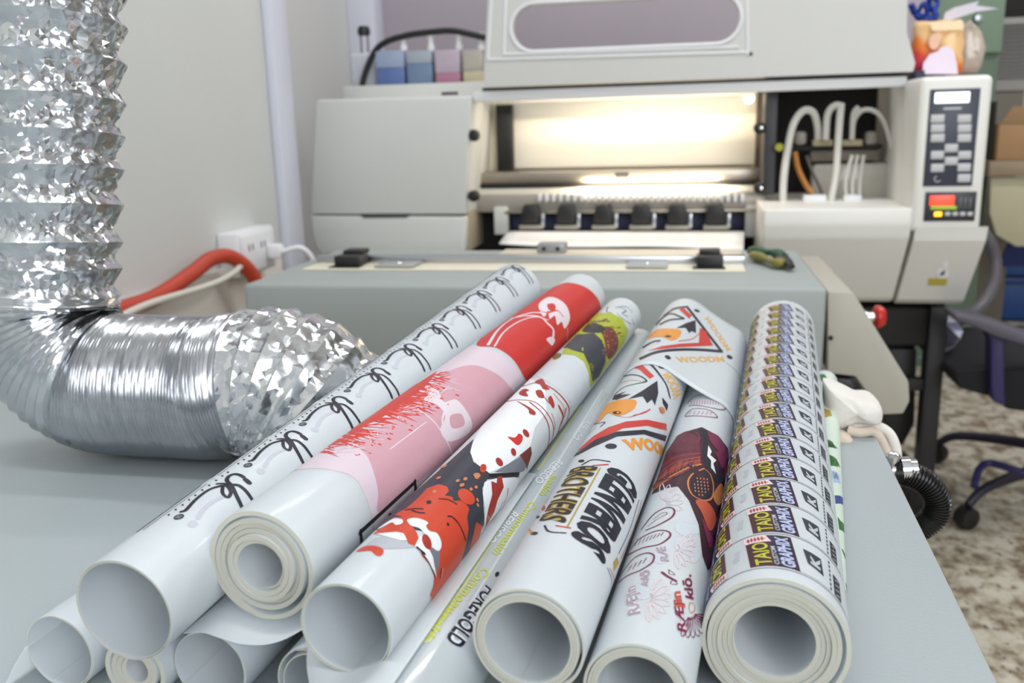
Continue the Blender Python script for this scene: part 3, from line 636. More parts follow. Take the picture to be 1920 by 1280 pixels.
# star foot
hubp = Vector((onZ(2010, 880, .06).x, onZ(2010, 900, .06).y, .09)); hx, hy = hubp.x, hubp.y
lathe('gas_column', [(.03, 0), (.03, .12), (.02, .125), (.02, .40)], (hx, hy, .07), black, ch, n=20)
w1 = onZ(1812, 968, .03)
ang0 = math.atan2(w1.y-hy, w1.x-hx); rad = math.hypot(w1.x-hx, w1.y-hy)
for k in range(5):
    an = ang0+k*2*PI/5; dx, dy = math.cos(an), math.sin(an)
    tube('foot_arm', [(hx+dx*.02, hy+dy*.02, .125), (hx+dx*rad*.45, hy+dy*rad*.45, .118), (hx+dx*rad*.85, hy+dy*rad*.85, .095), (hx+dx*rad, hy+dy*rad, .060)], lambda i: .017-.0003*i, chm, ch)
    o = lathe('caster', [(.010, -.018), (.026, -.016), (.028, 0), (.026, .016), (.010, .018)], (hx+dx*rad, hy+dy*rad, .0285), black, ch, (-dy, dx, 0), 20)
# footring-like upper brace visible as the upper loop of the base
tube('foot_brace', [onZ(1826, 912, .12), onZ(1836, 880, .15), onZ(1856, 868, .16), onZ(1900, 880, .16), onZ(1960, 900, .15)], .009, chp, ch)

# ================================================================== DUCT
def duct():
    root = empty('foil_duct', (-.5, .62, TZ), 'crumpled silver foil duct running down, along the table and bending down again', 'duct')
    Yd = .615; R0 = .0555; cz = TZ+R0+.001
    pl_ = Vector((onY(134, 622, Yd-.045)[0], Yd, cz+R0+.0015)); pr_ = Vector((onY(418, 868, Yd-.045)[0], Yd, TZ+.0035))
    tx = onY(85, 0, Yd); up_dir = Vector((tx[0]-(pl_.x-R0), 0, tx[1]-pl_.z)).normalized()
    path = [Vector((pl_.x-R0, Yd, pl_.z))+up_dir*k for k in (.52, .44, .36, .28, .20, .13, .08, .03)]
    nb_ = len(path)
    path += [pl_+Vector((-math.cos(t), 0, -math.sin(t)))*(R0+.001) for t in [PI/2*k/6 for k in range(7)]]
    ns_ = len(path)
    path += [Vector((pl_.x+(pr_.x-pl_.x)*k/4, Yd, cz)) for k in (1, 2, 3)]
    ne_ = len(path)
    path += [pr_+Vector((math.sin(t), .18*math.sin(t)*(t/1.57), math.cos(t)))*(R0+.001+.006*math.sin(t*1.6)) for t in [PI/2*k/7 for k in range(8)]]
    path = [tuple(q) for q in path]
    P = smooth_path(path, 16); S = [0]
    for a, b in zip(P, P[1:]): S.append(S[-1]+(b-a).length)
    def at(s):
        for i in range(len(S)-1):
            if S[i+1] >= s: break
        t = (s-S[i])/max(1e-9, S[i+1]-S[i]); return P[i].lerp(P[i+1], t), (P[min(i+1, len(P)-1)]-P[i]).normalized()
    near_ = lambda q: S[min(range(len(P)), key=lambda i: (P[i]-Vector(q)).length)]
    s1, s2, s3 = near_(path[nb_-1]), near_(path[ns_-1]), near_(path[ne_])
    def pitch_at(s):
        if s < s1-.03: return .0265, .0095, .8
        if s < s1+.012: return .020, .0085, .7
        if s < s2-.022: return .0062, .0040, .28
        if s < s3+.004: return .0026, .0017, .0
        return .0088, .0040, 1.0
    # pleats
    cuts = [0]
    while cuts[-1] < S[-1]-.004: cuts.append(cuts[-1]+pitch_at(cuts[-1])[0]*R.uniform(.9, 1.1))
    groups = {'stretched_foil': [], 'compressed_pleats': [], 'bent_foil': []}
    n = 96
    segs = []
    for a, b in zip(cuts, cuts[1:]):
        _, amp, cr = pitch_at(a)
        key = 'stretched_foil' if a < s2-.022 else ('compressed_pleats' if a < s3+.004 else 'bent_foil')
        rows = max(2, min(8, int((b-a)/(.0030 if a < s3 else .0019))))
        for j in range(rows):
            t = j/rows; d = min(1, t/.62)*(1 if t < .62 else ((1-t)/.38)**.8)
            segs.append((a+(b-a)*t, amp*d, cr if j else cr*.12, key, amp))
    u = Vector((1, 0, 0)); rings = []
    for s, dep, cr, key, amp in segs:
        c, t = at(s)
        # each ring leans a little like a wound spiral
        t = (t+Vector((.16 if key == 'stretched_foil' else 0, -.12 if key == 'stretched_foil' else 0, 0))*abs(t.z)).normalized()
        u = (u - t*u.dot(t)).normalized(); v = t.cross(u); ring = []
        ph = R.uniform(0, 6); RR = R0+(.009*math.sin(min(1, max(0, (s-s3)/.05))*PI/2) if key == 'bent_foil' else 0)
        for k in range(n):
            a = 2*PI*k/n
            r_ = RR - dep*(1+.22*cr*math.sin(a*17+ph*.3)+.22*cr*R.uniform(-1, 1)) + (.0002*R.uniform(-1, 1) if cr < .05 else 0) + (cr*.0007*R.uniform(-1, 1) if dep else 0)
            sh_ = cr*.0011*R.uniform(-1, 1)
            ring.append(c + (u*math.cos(a)+v*math.sin(a))*r_ + t*sh_)
        rings.append((key, ring))
    keys = ['stretched_foil', 'compressed_pleats', 'bent_foil']
    foil = bpy.data.materials.new('crumpled_foil'); foil.use_nodes = True; p = foil.node_tree.nodes['Principled BSDF']
    p.inputs['Metallic'].default_value = 1; p.inputs['Roughness'].default_value = .15; p.inputs['Base Color'].default_value = (.74, .75, .765, 1)
    vn = foil.node_tree.nodes.new('ShaderNodeTexVoronoi'); vn.inputs['Scale'].default_value = 85; vn.feature = 'F1'
    bn = foil.node_tree.nodes.new('ShaderNodeBump'); bn.inputs['Strength'].default_value = .3; bn.inputs['Distance'].default_value = .002
    tc = foil.node_tree.nodes.new('ShaderNodeTexCoord'); foil.node_tree.links.new(tc.outputs['Object'], vn.inputs['Vector'])
    foil.node_tree.links.new(vn.outputs['Distance'], bn.inputs['Height']); foil.node_tree.links.new(bn.outputs['Normal'], p.inputs['Normal'])
    pleat = mat('pleated_foil', (196, 198, 202), .22, 1, noise=.02)
    for key in keys:
        idx = [i for i, r_ in enumerate(rings) if r_[0] == key]; lo, hi = idx[0], idx[-1]+1
        hi = min(hi, len(rings)-1)
        vs = [p_ for i in range(lo, hi+1) for p_ in rings[i][1]]; fs = []
        for j in range(hi-lo):
            for k in range(n):
                a, b = j*n+k, j*n+(k+1) % n
                if (j+k) % 2: fs += [(a, b, b+n), (a, b+n, a+n)]
                else: fs += [(a, b, a+n), (b, b+n, a+n)]
        if key == 'compressed_pleats': fs = [(j*n+k, j*n+(k+1) % n, (j+1)*n+(k+1) % n, (j+1)*n+k) for j in range(hi-lo) for k in range(n)]
        new(key, vs, fs, pleat if key == 'compressed_pleats' else foil, root, 22 if key != 'compressed_pleats' else 60)
duct()

# ================================================================== CLOTH AND BLACK HOSE AT THE TABLE CORNER
def lumpy(name, outline, thick, m, seed, parent=None, z=TZ):
    """a folded cloth: outline on the table, raised in the middle with rippled folds"""
    rr = random.Random(seed); n = len(outline); cx = sum(p[0] for p in outline)/n; cy = sum(p[1] for p in outline)/n
    vs = []; fs = []; L_ = 9
    for j in range(L_+1):
        s = 1-j/L_; h = thick*(1-s**4)
        for i, (a, b) in enumerate(outline):
            hh_ = h*(1+.28*math.sin(i*1.3+seed)+.2*math.sin(i*2.9+j))
            vs.append((cx+(a-cx)*s, cy+(b-cy)*s, z+.001+max(0, hh_)*(.8 if j == L_ else 1)))
    vs[-n:] = [(v[0], v[1], z+.001+thick) for v in vs[-n:]]
    for j in range(L_):
        for i in range(n): fs.append((j*n+i, j*n+(i+1) % n, (j+1)*n+(i+1) % n, (j+1)*n+i))
    fs.append(tuple(range(n)))
    o = new(name, vs, fs, m, parent, 80)
    sb_ = o.modifiers.new('s', 'SUBSURF'); sb_.levels = 1; sb_.render_levels = 2
    return o
clm = mat('off_white_cloth', (220, 215, 208), .9, noise=.05, bump=.6, bscale=120)
cl = empty('cleaning_cloth', (.14, .70, TZ), 'crumpled off-white cleaning cloth draped over the far right corner of the table', 'cloth')
def resamp(pts, n):
    P = smooth_path([Vector((*p, 0)) for p in pts]+[Vector((*pts[0], 0))], 6)[:-1]; return [(P[int(i*len(P)/n)].x, P[int(i*len(P)/n)].y) for i in range(n)]
def tz(pts, z=TZ+.012): return [(onZ(a, b, z).x, onZ(a, b, z).y) for a, b in pts]
def cpts(pts, Y, n=40):
    return resamp([onY(a_, b_, Y) for a_, b_ in pts], n)
def soft(o):
    sb_ = o.modifiers.new('b', 'SUBSURF'); sb_.levels = 1; sb_.render_levels = 2; return o
soft(pillow('bunched_cloth', cpts(((1545, 718), (1562, 720), (1590, 732), (1612, 744), (1636, 746), (1650, 756), (1654, 772), (1648, 788), (1628, 790), (1600, 790), (1582, 800), (1560, 804), (1548, 790)), .735), .742, .024, clm, cl))
soft(tube('rolled_hem', [(*[onY(1560, 800, .735)[0]], .735, onY(1560, 803, .735)[1])]+[(onY(a_, b_, Y)[0], Y, onY(a_, b_, Y)[1]) for a_, b_, Y in ((1590, 802, .73), (1620, 799, .728), (1648, 801, .728), (1668, 814, .725), (1679, 838, .72), (1682, 866, .715), (1680, 884, .71))], lambda i: .0050-.00003*i, clm, cl, 14, 6))
soft(tube('lower_fold', [(onY(a_, b_, Y)[0], Y, onY(a_, b_, Y)[1]) for a_, b_, Y in ((1588, 806, .722), (1610, 811, .72), (1635, 808, .722), (1650, 822, .722), (1660, 842, .72), (1668, 862, .715))], lambda i: .0042, mat('beige_cloth', (206, 192, 176), .9, noise=.05, bump=.6, bscale=120), cl, 12, 6))
soft(pillow('knotted_corner', cpts(((1556, 812), (1572, 808), (1590, 814), (1598, 822), (1590, 828), (1565, 829), (1554, 824)), .712, 24), .712, .012, MC['beige_cloth'], cl))
# black corrugated hose fixed to the table edge
hs = empty('corrugated_hose', (.17, .6, TZ-.05), 'black corrugated hose curling from a chrome fitting under the table edge', 'hose')
hp = [onX(1678, 893, .155)]
Yh = hp[0].y
hpts = smooth_path([P_(1676, 886, Yh), P_(1702, 888, Yh), P_(1738, 906, Yh), P_(1758, 938, Yh), P_(1752, 968, Yh), P_(1728, 988, Yh), P_(1700, 1000, Yh+.005)], 26)
q = bmesh.new(); add_tube(q, hpts, lambda i: .0099 if (i//2) % 2 else .0085, 18); bmesh.ops.recalc_face_normals(q, faces=q.faces)
bm_out('ribbed_hose', q, mat('black_ribbed_plastic', (22, 21, 22), .3, noise=.03), hs, 25)
lathe('chrome_fitting', [(.006, 0), (.006, .006), (.0095, .007), (.0095, .013), (.0075, .014), (.0075, .018)], (onX(1671, 872, .152).x, Yh, onX(1674, 886, .152).z), chrome, hs, (1, 0, .1), 24)
lathe('chrome_nipple', [(.004, 0), (.0055, .002), (.0055, .008), (.003, .010), (.0001, .011)], P_(1673, 872, Yh), chrome, hs, (0, 0, 1), 20)

# ================================================================== FILM ROLLS
class Roll:
    """a wound film tube: near end P0, far end P1, outer radius r0 to r1, spiral of layers, seam underneath"""
    def __init__(s, P0, P1, r0, r1, label, turns=3, pitch=.0009, th=.00045, seam=-100, grp='film rolls piled on the table', jit=0, mats=None, name='film_roll', edge=None):
        s.P0, s.P1 = Vector(P0), Vector(P1); s.A = (s.P1-s.P0); s.L = s.A.length; s.A.normalize()
        s.a = s.A.cross(Vector((0, 0, 1))).normalized(); s.b = s.a.cross(s.A); s.r0, s.r1 = r0, r1; s.rm = (r0+r1)/2
        s.root = empty(name, s.P0+Vector((0, 0, -r0)), label, 'film roll', grp)
        WPOS[s.root.name] = Vector(s.root.location)
        s.items = []; s.mats = []
        s.film(turns, pitch, th, seam, jit, mats or film, edge)
    def pt(s, u, th, r): return s.P0 + s.A*(u*s.L) + (s.a*math.cos(th)+s.b*math.sin(th))*r
    def film(s, turns, pitch, th, seam, jit, m, edge):
        rr = random.Random(int(s.r0*1e6)); n = 72; tot = int(turns*n); vs = []; fs = []
        end = math.radians(seam); jits = [0]+[rr.uniform(-jit, jit) for _ in range(int(turns)+3)]
        us = [0, .25, .5, .75, 1]
        for i in range(tot+1):
            back = (tot-i)/n                        # turns before the outer end
            an = end - back*2*PI
            if back <= 1: dr = 0
            else: dr = pitch*(back-1)+pitch*.0; dr = pitch*min(1, (back-1)/.08)+pitch*(back-1) if back > 1 else 0
            k = int(back); f = back-k; f = f*f*(3-2*f); ju = jits[k]*(1-f)+jits[k+1]*f
            thk = th*min(1, .05+(i/n)/.22)
            for (uo, ro) in ((0, -1), (0, 0), (1, 0), (1, -1)):
                base = s.r0 if uo == 0 else s.r1
                r_ = base - dr + (-thk if ro < 0 else 0)
                e_ = .0003
                if ro == 0: rows = ((e_, r_), ) if uo == 0 else ((1-e_, r_),)
                u_ = uo + ju/s.L if uo == 0 else uo - ju/s.L
                vs.append(s.pt(u_, an, max(r_, .002)))
        for i in range(tot):
            for k in range(4):
                fs.append((i*4+k, i*4+(k+1) % 4, (i+1)*4+(k+1) % 4, (i+1)*4+k))
        fs.append((0, 1, 2, 3)); fs.append(tuple(tot*4+k for k in (3, 2, 1, 0)))
        mi = [1 if (i % 4 in (0, 2) and i < tot*4) else 0 for i in range(len(fs))]
        me_m = [m, edge or film_cream]
        s.body = new('film_sheet', vs, fs, me_m, s.root, 40, mi)
    # --- prints: trace in picture coordinates, kept as unrolled positions (metres along, metres round)
    def uv(s, x, y):
        d = ray(x, y).normalized(); w_ = EYE - s.P0; r_ = s.rm
        for it in range(6):
            dp = d - s.A*d.dot(s.A); wp = w_ - s.A*w_.dot(s.A)
            a, b, c = dp.dot(dp), 2*dp.dot(wp), wp.dot(wp)-r_*r_; D = max(0, b*b-4*a*c)
            t = (-b-math.sqrt(D))/(2*a); q = w_+d*t; u = q.dot(s.A)/s.L; r_ = s.r0+(s.r1-s.r0)*min(1, max(0, u))
        return Vector((u*s.L, math.atan2(q.dot(s.b), q.dot(s.a))*s.rm, 0)) if q.dot(s.b) > -1e9 else None
    def mid(s, m):
        if m not in s.mats: s.mats.append(m)
        return s.mats.index(m)
    def poly_uv(s, loops, m, lay):
        loops = [[Vector((p[0], p[1], 0)) for p in l] for l in loops]
        tris = tessellate_polygon(loops); s.items.append(([p for l in loops for p in l], [tuple(t) for t in tris], s.mid(m), lay))
    def poly(s, pts, m, lay=1, smooth=False, holes=()):
        def prep(pts):
            pts = [Vector((*p, 0)) for p in pts]
            if smooth:
                n = len(pts); out = []
                for i in range(n):
                    a, b, c, d = pts[i-1], pts[i], pts[(i+1) % n], pts[(i+2) % n]
                    for k in range(5):
                        t = k/5; out.append(.5*((2*b)+(c-a)*t+(2*a-5*b+4*c-d)*t*t+(3*b-a-3*c+d)*t**3))
                pts = out
            else:
                out = []
                for i in range(len(pts)):
                    a, b = pts[i], pts[(i+1) % len(pts)]; k = max(1, int((b-a).length/10))
                    out += [a.lerp(b, j/k) for j in range(k)]
                pts = out
            return [s.uv(p.x, p.y) for p in pts]
        s.poly_uv([prep(pts)]+[prep(h) for h in holes], m, lay)
    def stroke_uv(s, P, wd, m, lay, taper=None):
        P = [Vector((p[0], p[1], 0)) for p in P]; P = [p for i, p in enumerate(P) if i == 0 or (p-P[i-1]).length > 1e-6]
        if len(P) < 2: return
        vs = []; fs = []
        for i, p in enumerate(P):
            t = (P[min(i+1, len(P)-1)]-P[max(i-1, 0)]).normalized(); nn = Vector((-t.y, t.x, 0))
            w_ = wd/2*(taper(i/(len(P)-1)) if taper else 1); vs += [p+nn*w_, p-nn*w_]
        for i in range(len(P)-1): fs.append((2*i, 2*i+1, 2*i+3, 2*i+2))
        for p in (P[0], P[-1]):
            if taper: break
            b0 = len(vs); vs += [p+Vector((math.cos(k*PI/5), math.sin(k*PI/5), 0))*wd/2 for k in range(10)]; fs.append(tuple(range(b0, b0+10)))
        s.items.append((vs, fs, s.mid(m), lay))
    def stroke(s, pts, px, m, lay=1, smooth=True, taper=None):
        P = [Vector((*p, 0)) for p in pts]; P = smooth_path(P, 6) if (smooth and len(P) > 2) else [P[0].lerp(P[-1], k/12) for k in range(13)] if len(P) == 2 else [p for a, b in zip(P, P[1:]) for p in [a.lerp(b, k/5) for k in range(5)]]+[P[-1]]
        i = len(P)//2; c = s.uv(P[i].x, P[i].y); d = ray(P[i].x, P[i].y); q = s.pt(c.x/s.L, c.y/s.rm, s.rm)
        wd = px/FPX*(q-EYE).dot(fw)
        s.stroke_uv([s.uv(p.x, p.y) for p in P], wd, m, lay, taper)
    def dot(s, x, y, rx, ry, m, lay=1, rot=0, n=14):
        ca, sa = math.cos(rot), math.sin(rot)
        s.poly([(x+rx*math.cos(t)*ca-ry*math.sin(t)*sa, y+rx*math.cos(t)*sa+ry*math.sin(t)*ca) for t in [2*PI*k/n for k in range(n)]], m, lay)
    def text(s, body, corners, m, lay=2, bold=.02, isuv=False, shear=0):
        """corners: bottom-left, bottom-right, top-right, top-left of the line of lettering"""
        c = [Vector((*q, 0)) if isuv else s.uv(*q) for q in corners]
        cu = bpy.data.curves.new('t', 'FONT'); cu.body = body; cu.size = 1; cu.offset = bold; cu.resolution_u = 3; cu.shear = shear
        o = bpy.data.objects.new('t', cu); C.objects.link(o); me = bpy.data.meshes.new_from_object(o)
        xs = [v.co.x for v in me.vertices]; ys = [v.co.y for v in me.vertices]; x0, x1, y0, y1 = min(xs), max(xs), min(ys), max(ys)
        vs = []
        for v in me.vertices:
            p = (v.co.x-x0)/(x1-x0); q = (v.co.y-y0)/(y1-y0); vs.append((c[0]*(1-p)+c[1]*p)*(1-q)+(c[3]*(1-p)+c[2]*p)*q)
        fs = [tuple(f.vertices) for f in me.polygons]; bpy.data.objects.remove(o); bpy.data.curves.remove(cu); bpy.data.meshes.remove(me)
        s.items.append((vs, fs, s.mid(m), lay))
    def bake(s, name='printed_artwork', lift=.000045):
        bm = bmesh.new()
        for vs, fs, mi, lay in s.items:
            bv = [bm.verts.new((v.x, v.y, lay)) for v in vs]
            for f in fs:
                try: bm.faces.new([bv[i] for i in f]).material_index = mi
                except ValueError: pass
        st = s.rm*math.radians(7)
        for k in range(-26, 27):
            bmesh.ops.bisect_plane(bm, geom=bm.verts[:]+bm.edges[:]+bm.faces[:], plane_co=(0, k*st, 0), plane_no=(0, 1, 0), dist=1e-7)
        for v in bm.verts:
            u = min(.9995, max(.0005, v.co.x/s.L)); r_ = s.r0+(s.r1-s.r0)*u+lift*(v.co.z+1.6)
            v.co = s.pt(u, v.co.y/s.rm, r_)
        for f in bm.faces:
            f.normal_update(); c = f.calc_center_median()-s.P0; c = c-s.A*c.dot(s.A)
            if f.normal.dot(c) < 0: f.normal_flip()
            f.smooth = True
        bmesh.ops.delete(bm, geom=[f for f in bm.faces if f.calc_area() < 1e-12], context='FACES')
        o = bm_out(name, bm, s.mats, s.root, None); return o
def ink(name, c, rough=.42): return mat('ink_'+name, tuple(int(v*.95) for v in c), rough, noise=.04, nscale=90, spec=.3)
navyk = ink('navy_black', (28, 30, 46)); blk = ink('black', (20, 20, 26))
def crop(ox, oy, sc): return lambda pts: [(ox+a/sc, oy+b/sc) for a, b in pts]
def onedge(x, y, z): p = onZ(x, y, z); return p
# lower row
T1 = lambda r: TZ+r+.0006
rA = Roll((-.2785, .3223, T1(.0182)), (-.2245, .918, T1(.0182)), .0182, .0182, 'blank white film roll at the lower left, outermost of the bottom row', turns=1.6, pitch=.0006, seam=100)
rB = Roll((-.2382, .318, T1(.0154)), (-.1910, .914, T1(.0154)), .0154, .0154, 'thick-walled cream roll end in the bottom row, between the outermost roll and the flared one', turns=3.6, pitch=.0024, th=.0022, seam=-60, jit=.0014)
rC = Roll((-.2035, .3215, T1(.0178)), (-.157, .917, T1(.0178)), .0178, .0178, 'blank white roll in the bottom row right under the heavy pink roll', turns=1.5, pitch=.0005, seam=35)
rD = Roll((-.1530, .318, T1(.0175)), (-.112, .915, T1(.0175)), .0175, .0175, 'double-walled white roll at the picture bottom, under the red and black splashed roll', turns=2.5, pitch=.0014, th=.0006, seam=120)
# upper row
r1 = Roll((-.2253, .2990, .7805), (-.1749, .8963, .8058), .0230, .0272, 'white film roll printed with repeated black looping script, leftmost of the upper row', turns=2.6, pitch=.0004, th=.0003)
r2 = Roll((-.1767, .3260, .7905), (-.1108, .9224, .7932), .0250, .0258, 'heavy film roll with pink and bright red print and a thick ringed end', turns=6, pitch=.0023, th=.0021, jit=.0022)
r3 = Roll((-.1297, .3006, .7795), (-.0664, .8972, .7795), .0197, .0197, 'film roll splashed with orange-red, charcoal and white artwork and a green far end', turns=2.4, pitch=.0005, th=.0004)
r4 = Roll((-.1100, .2300, .7463), (-.0490, .911, .7480), .0200, .0165, 'grey translucent film roll with yellow and white lettering, sunk between two thicker rolls', turns=1.8, pitch=.0005, th=.0004, mats=film_grey, edge=film)
r5 = Roll((-.0597, .3145, .7718), (-.0031, .9118, .7715), .0230, .0236, 'film roll with orange bird and red triangle logos above black and gold block lettering', turns=4.2, pitch=.0012, th=.0011, seam=-30, jit=.0006)
r6 = Roll((-.0170, .3166, .7520), (.0360, .9147, .7464), .0216, .0220, 'film roll with a dark maroon and orange butterfly print and faint pink lettering', turns=4.2, pitch=.0013, th=.0012, jit=.0006)
r7 = Roll((.0384, .3573, TZ+.0308), (.0958, .9544, TZ+.0323), .0306, .0318, 'fat film roll covered in repeated rows of maroon, yellow and black name tags', turns=6.3, pitch=.0021, th=.00195, jit=.0016)
r8 = Roll((.0770, .4500, TZ+.0064), (.1225, .8334, TZ+.0119), .0060, .0114, 'slim film roll with green and blue patches at the right of the pile', turns=2, pitch=.0006)

# loose outer sheets of two bottom-row rolls, sagging between their neighbours
def tail_sheet(name, parent, rows, ys, mt_):
    """rows: cross-section points (x, z) at the near end; swept back along the rolls"""
    P_s = smooth_path([Vector((a, 0, b)) for a, b in rows], 8); n = len(P_s); vs = []; m_ = 10
    for j in range(m_+1):
        for i, p in enumerate(P_s):
            t = i/(n-1); y0 = ys[0](t); y = y0+(ys[1]-y0)*j/m_; vs.append((p.x+(y-.32)*.087, y, p.z))
    fs = [(j*n+i, j*n+i+1, (j+1)*n+i+1, (j+1)*n+i) for j in range(m_) for i in range(n-1)]
    o = new(name, vs, fs, mt_, parent, 80); so = o.modifiers.new('s', 'SOLIDIFY'); so.thickness = .0004; so.offset = 0; return o
tail_sheet('loose_sheet', rC.root, [(-.2150, .7574), (-.2035, .7606), (-.194, .7602), (-.184, .7588), (-.174, .7588), (-.166, .7606), (-.159, .7640)], (lambda t: .3220-.006*math.sin(PI*t), .88), film)
tail_sheet('loose_sheet', r4.root, [(-.1560, .7612), (-.148, .7604), (-.138, .7600), (-.129, .7604), (-.120, .7640), (-.112, .7680), (-.103, .7676)], (lambda t: .322-.075*t-.01*math.sin(PI*t), .50), film)
tail_sheet('loose_sheet', rA.root, [(-.2965, .7424), (-.3000, .735), (-.3030, .727), (-.3060, .7245)], (lambda t: .3223-.012*t, .88), film)

# ================================================================== PRINTED ARTWORK ON THE ROLLS
cA = crop(320, 760, 5.333); c3 = crop(900, 520, 1.684); c300 = crop(300, 480, 2.6667); cD = crop(660, 860, 4.267)
cE = crop(840, 660, 5.333); cG = crop(640, 780, 2.783); cH = crop(940, 800, 2.91); cI = crop(960, 540, 3.556); cJ = crop(1120, 980, 4.267)
cK = crop(1300, 820, 3.763); cL = crop(1320, 560, 3.764)
ident = lambda p: p

# ---- looping script roll: one motif traced, then stepped along the roll
ghost = ink('ghost_grey', (196, 200, 210)); lav_i = ink('pale_lilac', (214, 214, 232)); lineg = ink('line_grey', (120, 124, 136))
U = lambda pts: [r1.uv(*p) for p in cA(pts)]
b0 = U([(775, 595)])[0]
motif = [(((790, 555), (830, 540), (900, 460), (1000, 385), (1110, 350)), .0011), (((1070, 335), (1120, 333), (1170, 340)), .0009),
         (((1125, 350), (1128, 400), (1150, 432), (1185, 445), (1202, 410), (1180, 370), (1150, 345)), .0010),
         (((1300, 285), (1260, 265), (1210, 258), (1165, 275), (1155, 310), (1200, 350), (1250, 430), (1300, 520), (1330, 580), (1350, 640)), .0012),
         (((1190, 345), (1260, 350), (1330, 400), (1385, 470), (1430, 540), (1450, 600)), .0011), (((1318, 305), (1352, 332)), .0016)]
MS = [([q for q in smooth_path([Vector((p.x, p.y, 0)) for p in U(pts)], 5)], wd) for pts, wd in motif]
GS = [smooth_path([Vector((p.x, p.y, 0)) for p in U(((940, 610), (980, 540), (1050, 480), (1130, 440)))], 5)]
DT = [U([p])[0] for p in ((680, 580), (735, 540), (790, 503), (840, 462), (890, 427), (945, 385), (1000, 348), (1055, 308), (1105, 272), (1150, 243))]
SL = [r1.uv(*p) for p in cA(((600, 605), (740, 512)))]
def motif_u(px, py): return r1.uv(px, py).x - b0.x
shifts = [motif_u(330, 968), 0, motif_u(573, 795), motif_u(658, 734)]
per = (shifts[3]-shifts[0])/3
k = 0; u_ = shifts[0]
while u_ + b0.x + .045 < r1.L:
    d = Vector((u_, 0, 0))
    for P_s, wd in MS: r1.stroke_uv([p+d for p in P_s], wd*1.85, navyk, 2)
    for g in GS: r1.stroke_uv([p+d for p in g], .0022, ghost, 1)
    for cx_, m_, l_, sc_ in ((b0, navyk, 2, 1), (U([(905, 655)])[0], ghost, 1, 1)):
        r1.poly_uv([[Vector((cx_.x+d.x+.0026*sc_*math.cos(t), cx_.y+.0022*sc_*math.sin(t), 0)) for t in [2*PI*j/16 for j in range(16)]]], m_, l_)
    for j in range(3): r1.stroke_uv([b0+d+Vector((-.001+j*.001, -.0012, 0)), b0+d+Vector((-.0014+j*.001, .0012, 0))], .0003, ghost, 3)
    for j, q in enumerate(DT): r1.stroke_uv([q+d+Vector((-.0005, -.0006, 0)), q+d+Vector((.0005, .0006, 0))], .0009, navyk, 2)
    base = max(q.y for q in DT)+.0035
    for j in range(3):
        yv = base+j*.0042
        r1.stroke_uv([Vector((b0.x+d.x-.012, yv, 0)), Vector((b0.x+d.x+per*.62, yv, 0))], .0007 if j != 1 else .0016, lineg if j != 1 else navyk, 2)
    for j in range(9): r1.stroke_uv([Vector((b0.x+d.x-.010+j*.004, base+.0062, 0)), Vector((b0.x+d.x-.0085+j*.004, base+.0075, 0))], .0012, navyk, 2)
    r1.stroke_uv([Vector((b0.x+d.x+per*.72, base-.002+j_*.0015, 0)) for j_ in range(12)], .0005, ghost, 1)
    u_ += per
r1.bake()

# ---- heavy pink and red roll
pk1 = ink('pale_pink', (226, 208, 218)); pk2 = ink('rose_pink', (214, 164, 176)); rd = ink('bright_red', (206, 44, 38)); pkw = ink('pink_white', (234, 220, 228)); sp = ink('spatter_red', (214, 62, 52))
r2.poly([(520, 885), (560, 850), (700, 745), (835, 645), (888, 648), (930, 660), (965, 686), (988, 730), (960, 790), (880, 870), (790, 940), (705, 1012), (700, 985), (692, 950), (680, 920), (668, 900), (650, 888), (625, 882), (600, 878), (560, 880)], pk1, 1, True)
r2.poly(c300([(990, 945), (1060, 890), (1160, 810), (1300, 700), (1420, 590), (1560, 545), (1680, 588), (1745, 650), (1768, 700), (1700, 800), (1560, 920), (1400, 1040), (1250, 1160), (1095, 1280), (1090, 1180), (1068, 1080), (1035, 1000)]), pk2, 2, True)
r2.poly(c300([(930, 890), (1000, 835), (1140, 722), (1300, 630), (1390, 572), (1330, 650), (1260, 700), (1180, 760), (1100, 815), (1020, 850)]), sp, 3)
rr = random.Random(3)
for k in range(120):
    t = rr.random(); s0 = math.sin(PI*min(1, max(0, t)))**.6
    x = 800+600*t; y = 960-395*t+rr.uniform(0, 30); ln = (50+160*s0)*rr.uniform(.5, 1); a_ = rr.uniform(-.25, .45)
    r2.stroke(c300([(x, y), (x+ln*math.cos(a_), y+ln*math.sin(a_))]), rr.uniform(3, 7)*(.6+s0*.6), sp, 3, False, taper=lambda v: math.sin(PI*min(1, v*.8+.2))+.05)
for k in range(45):
    t = rr.random(); r2.dot(*c300([(860+500*t+rr.uniform(40, 190), 960-340*t+rr.uniform(-10, 60))])[0], rr.uniform(1.5, 4.5), rr.uniform(.8, 1.7), sp, 3, .3)
for k in range(40):
    t = rr.random(); r2.stroke(c300([(820+560*t+rr.uniform(0, 120), 955-360*t+rr.uniform(0, 50)), (860+560*t+rr.uniform(40, 160), 950-360*t+rr.uniform(0, 60))]), rr.uniform(1, 2.2), pkw, 4, False, taper=lambda v: math.sin(PI*v)+.05)
r2.poly(c300([(1325, 655), (1370, 650), (1400, 690), (1420, 730), (1480, 718), (1535, 780), (1560, 850), (1520, 900), (1440, 925), (1400, 870), (1425, 800), (1385, 745), (1320, 720), (1345, 690)]), pkw, 3, True, [c300([(1450, 800), (1505, 790), (1520, 845), (1460, 860)])])
r2.stroke(c300([(1150, 965), (1330, 830)]), 2, pkw, 3, False); r2.stroke(c300([(1290, 765), (1370, 830), (1430, 920), (1460, 990)]), 4, pkw, 3)
r2.stroke(c300([(1440, 740), (1410, 820), (1430, 900)]), 5, pkw, 3)
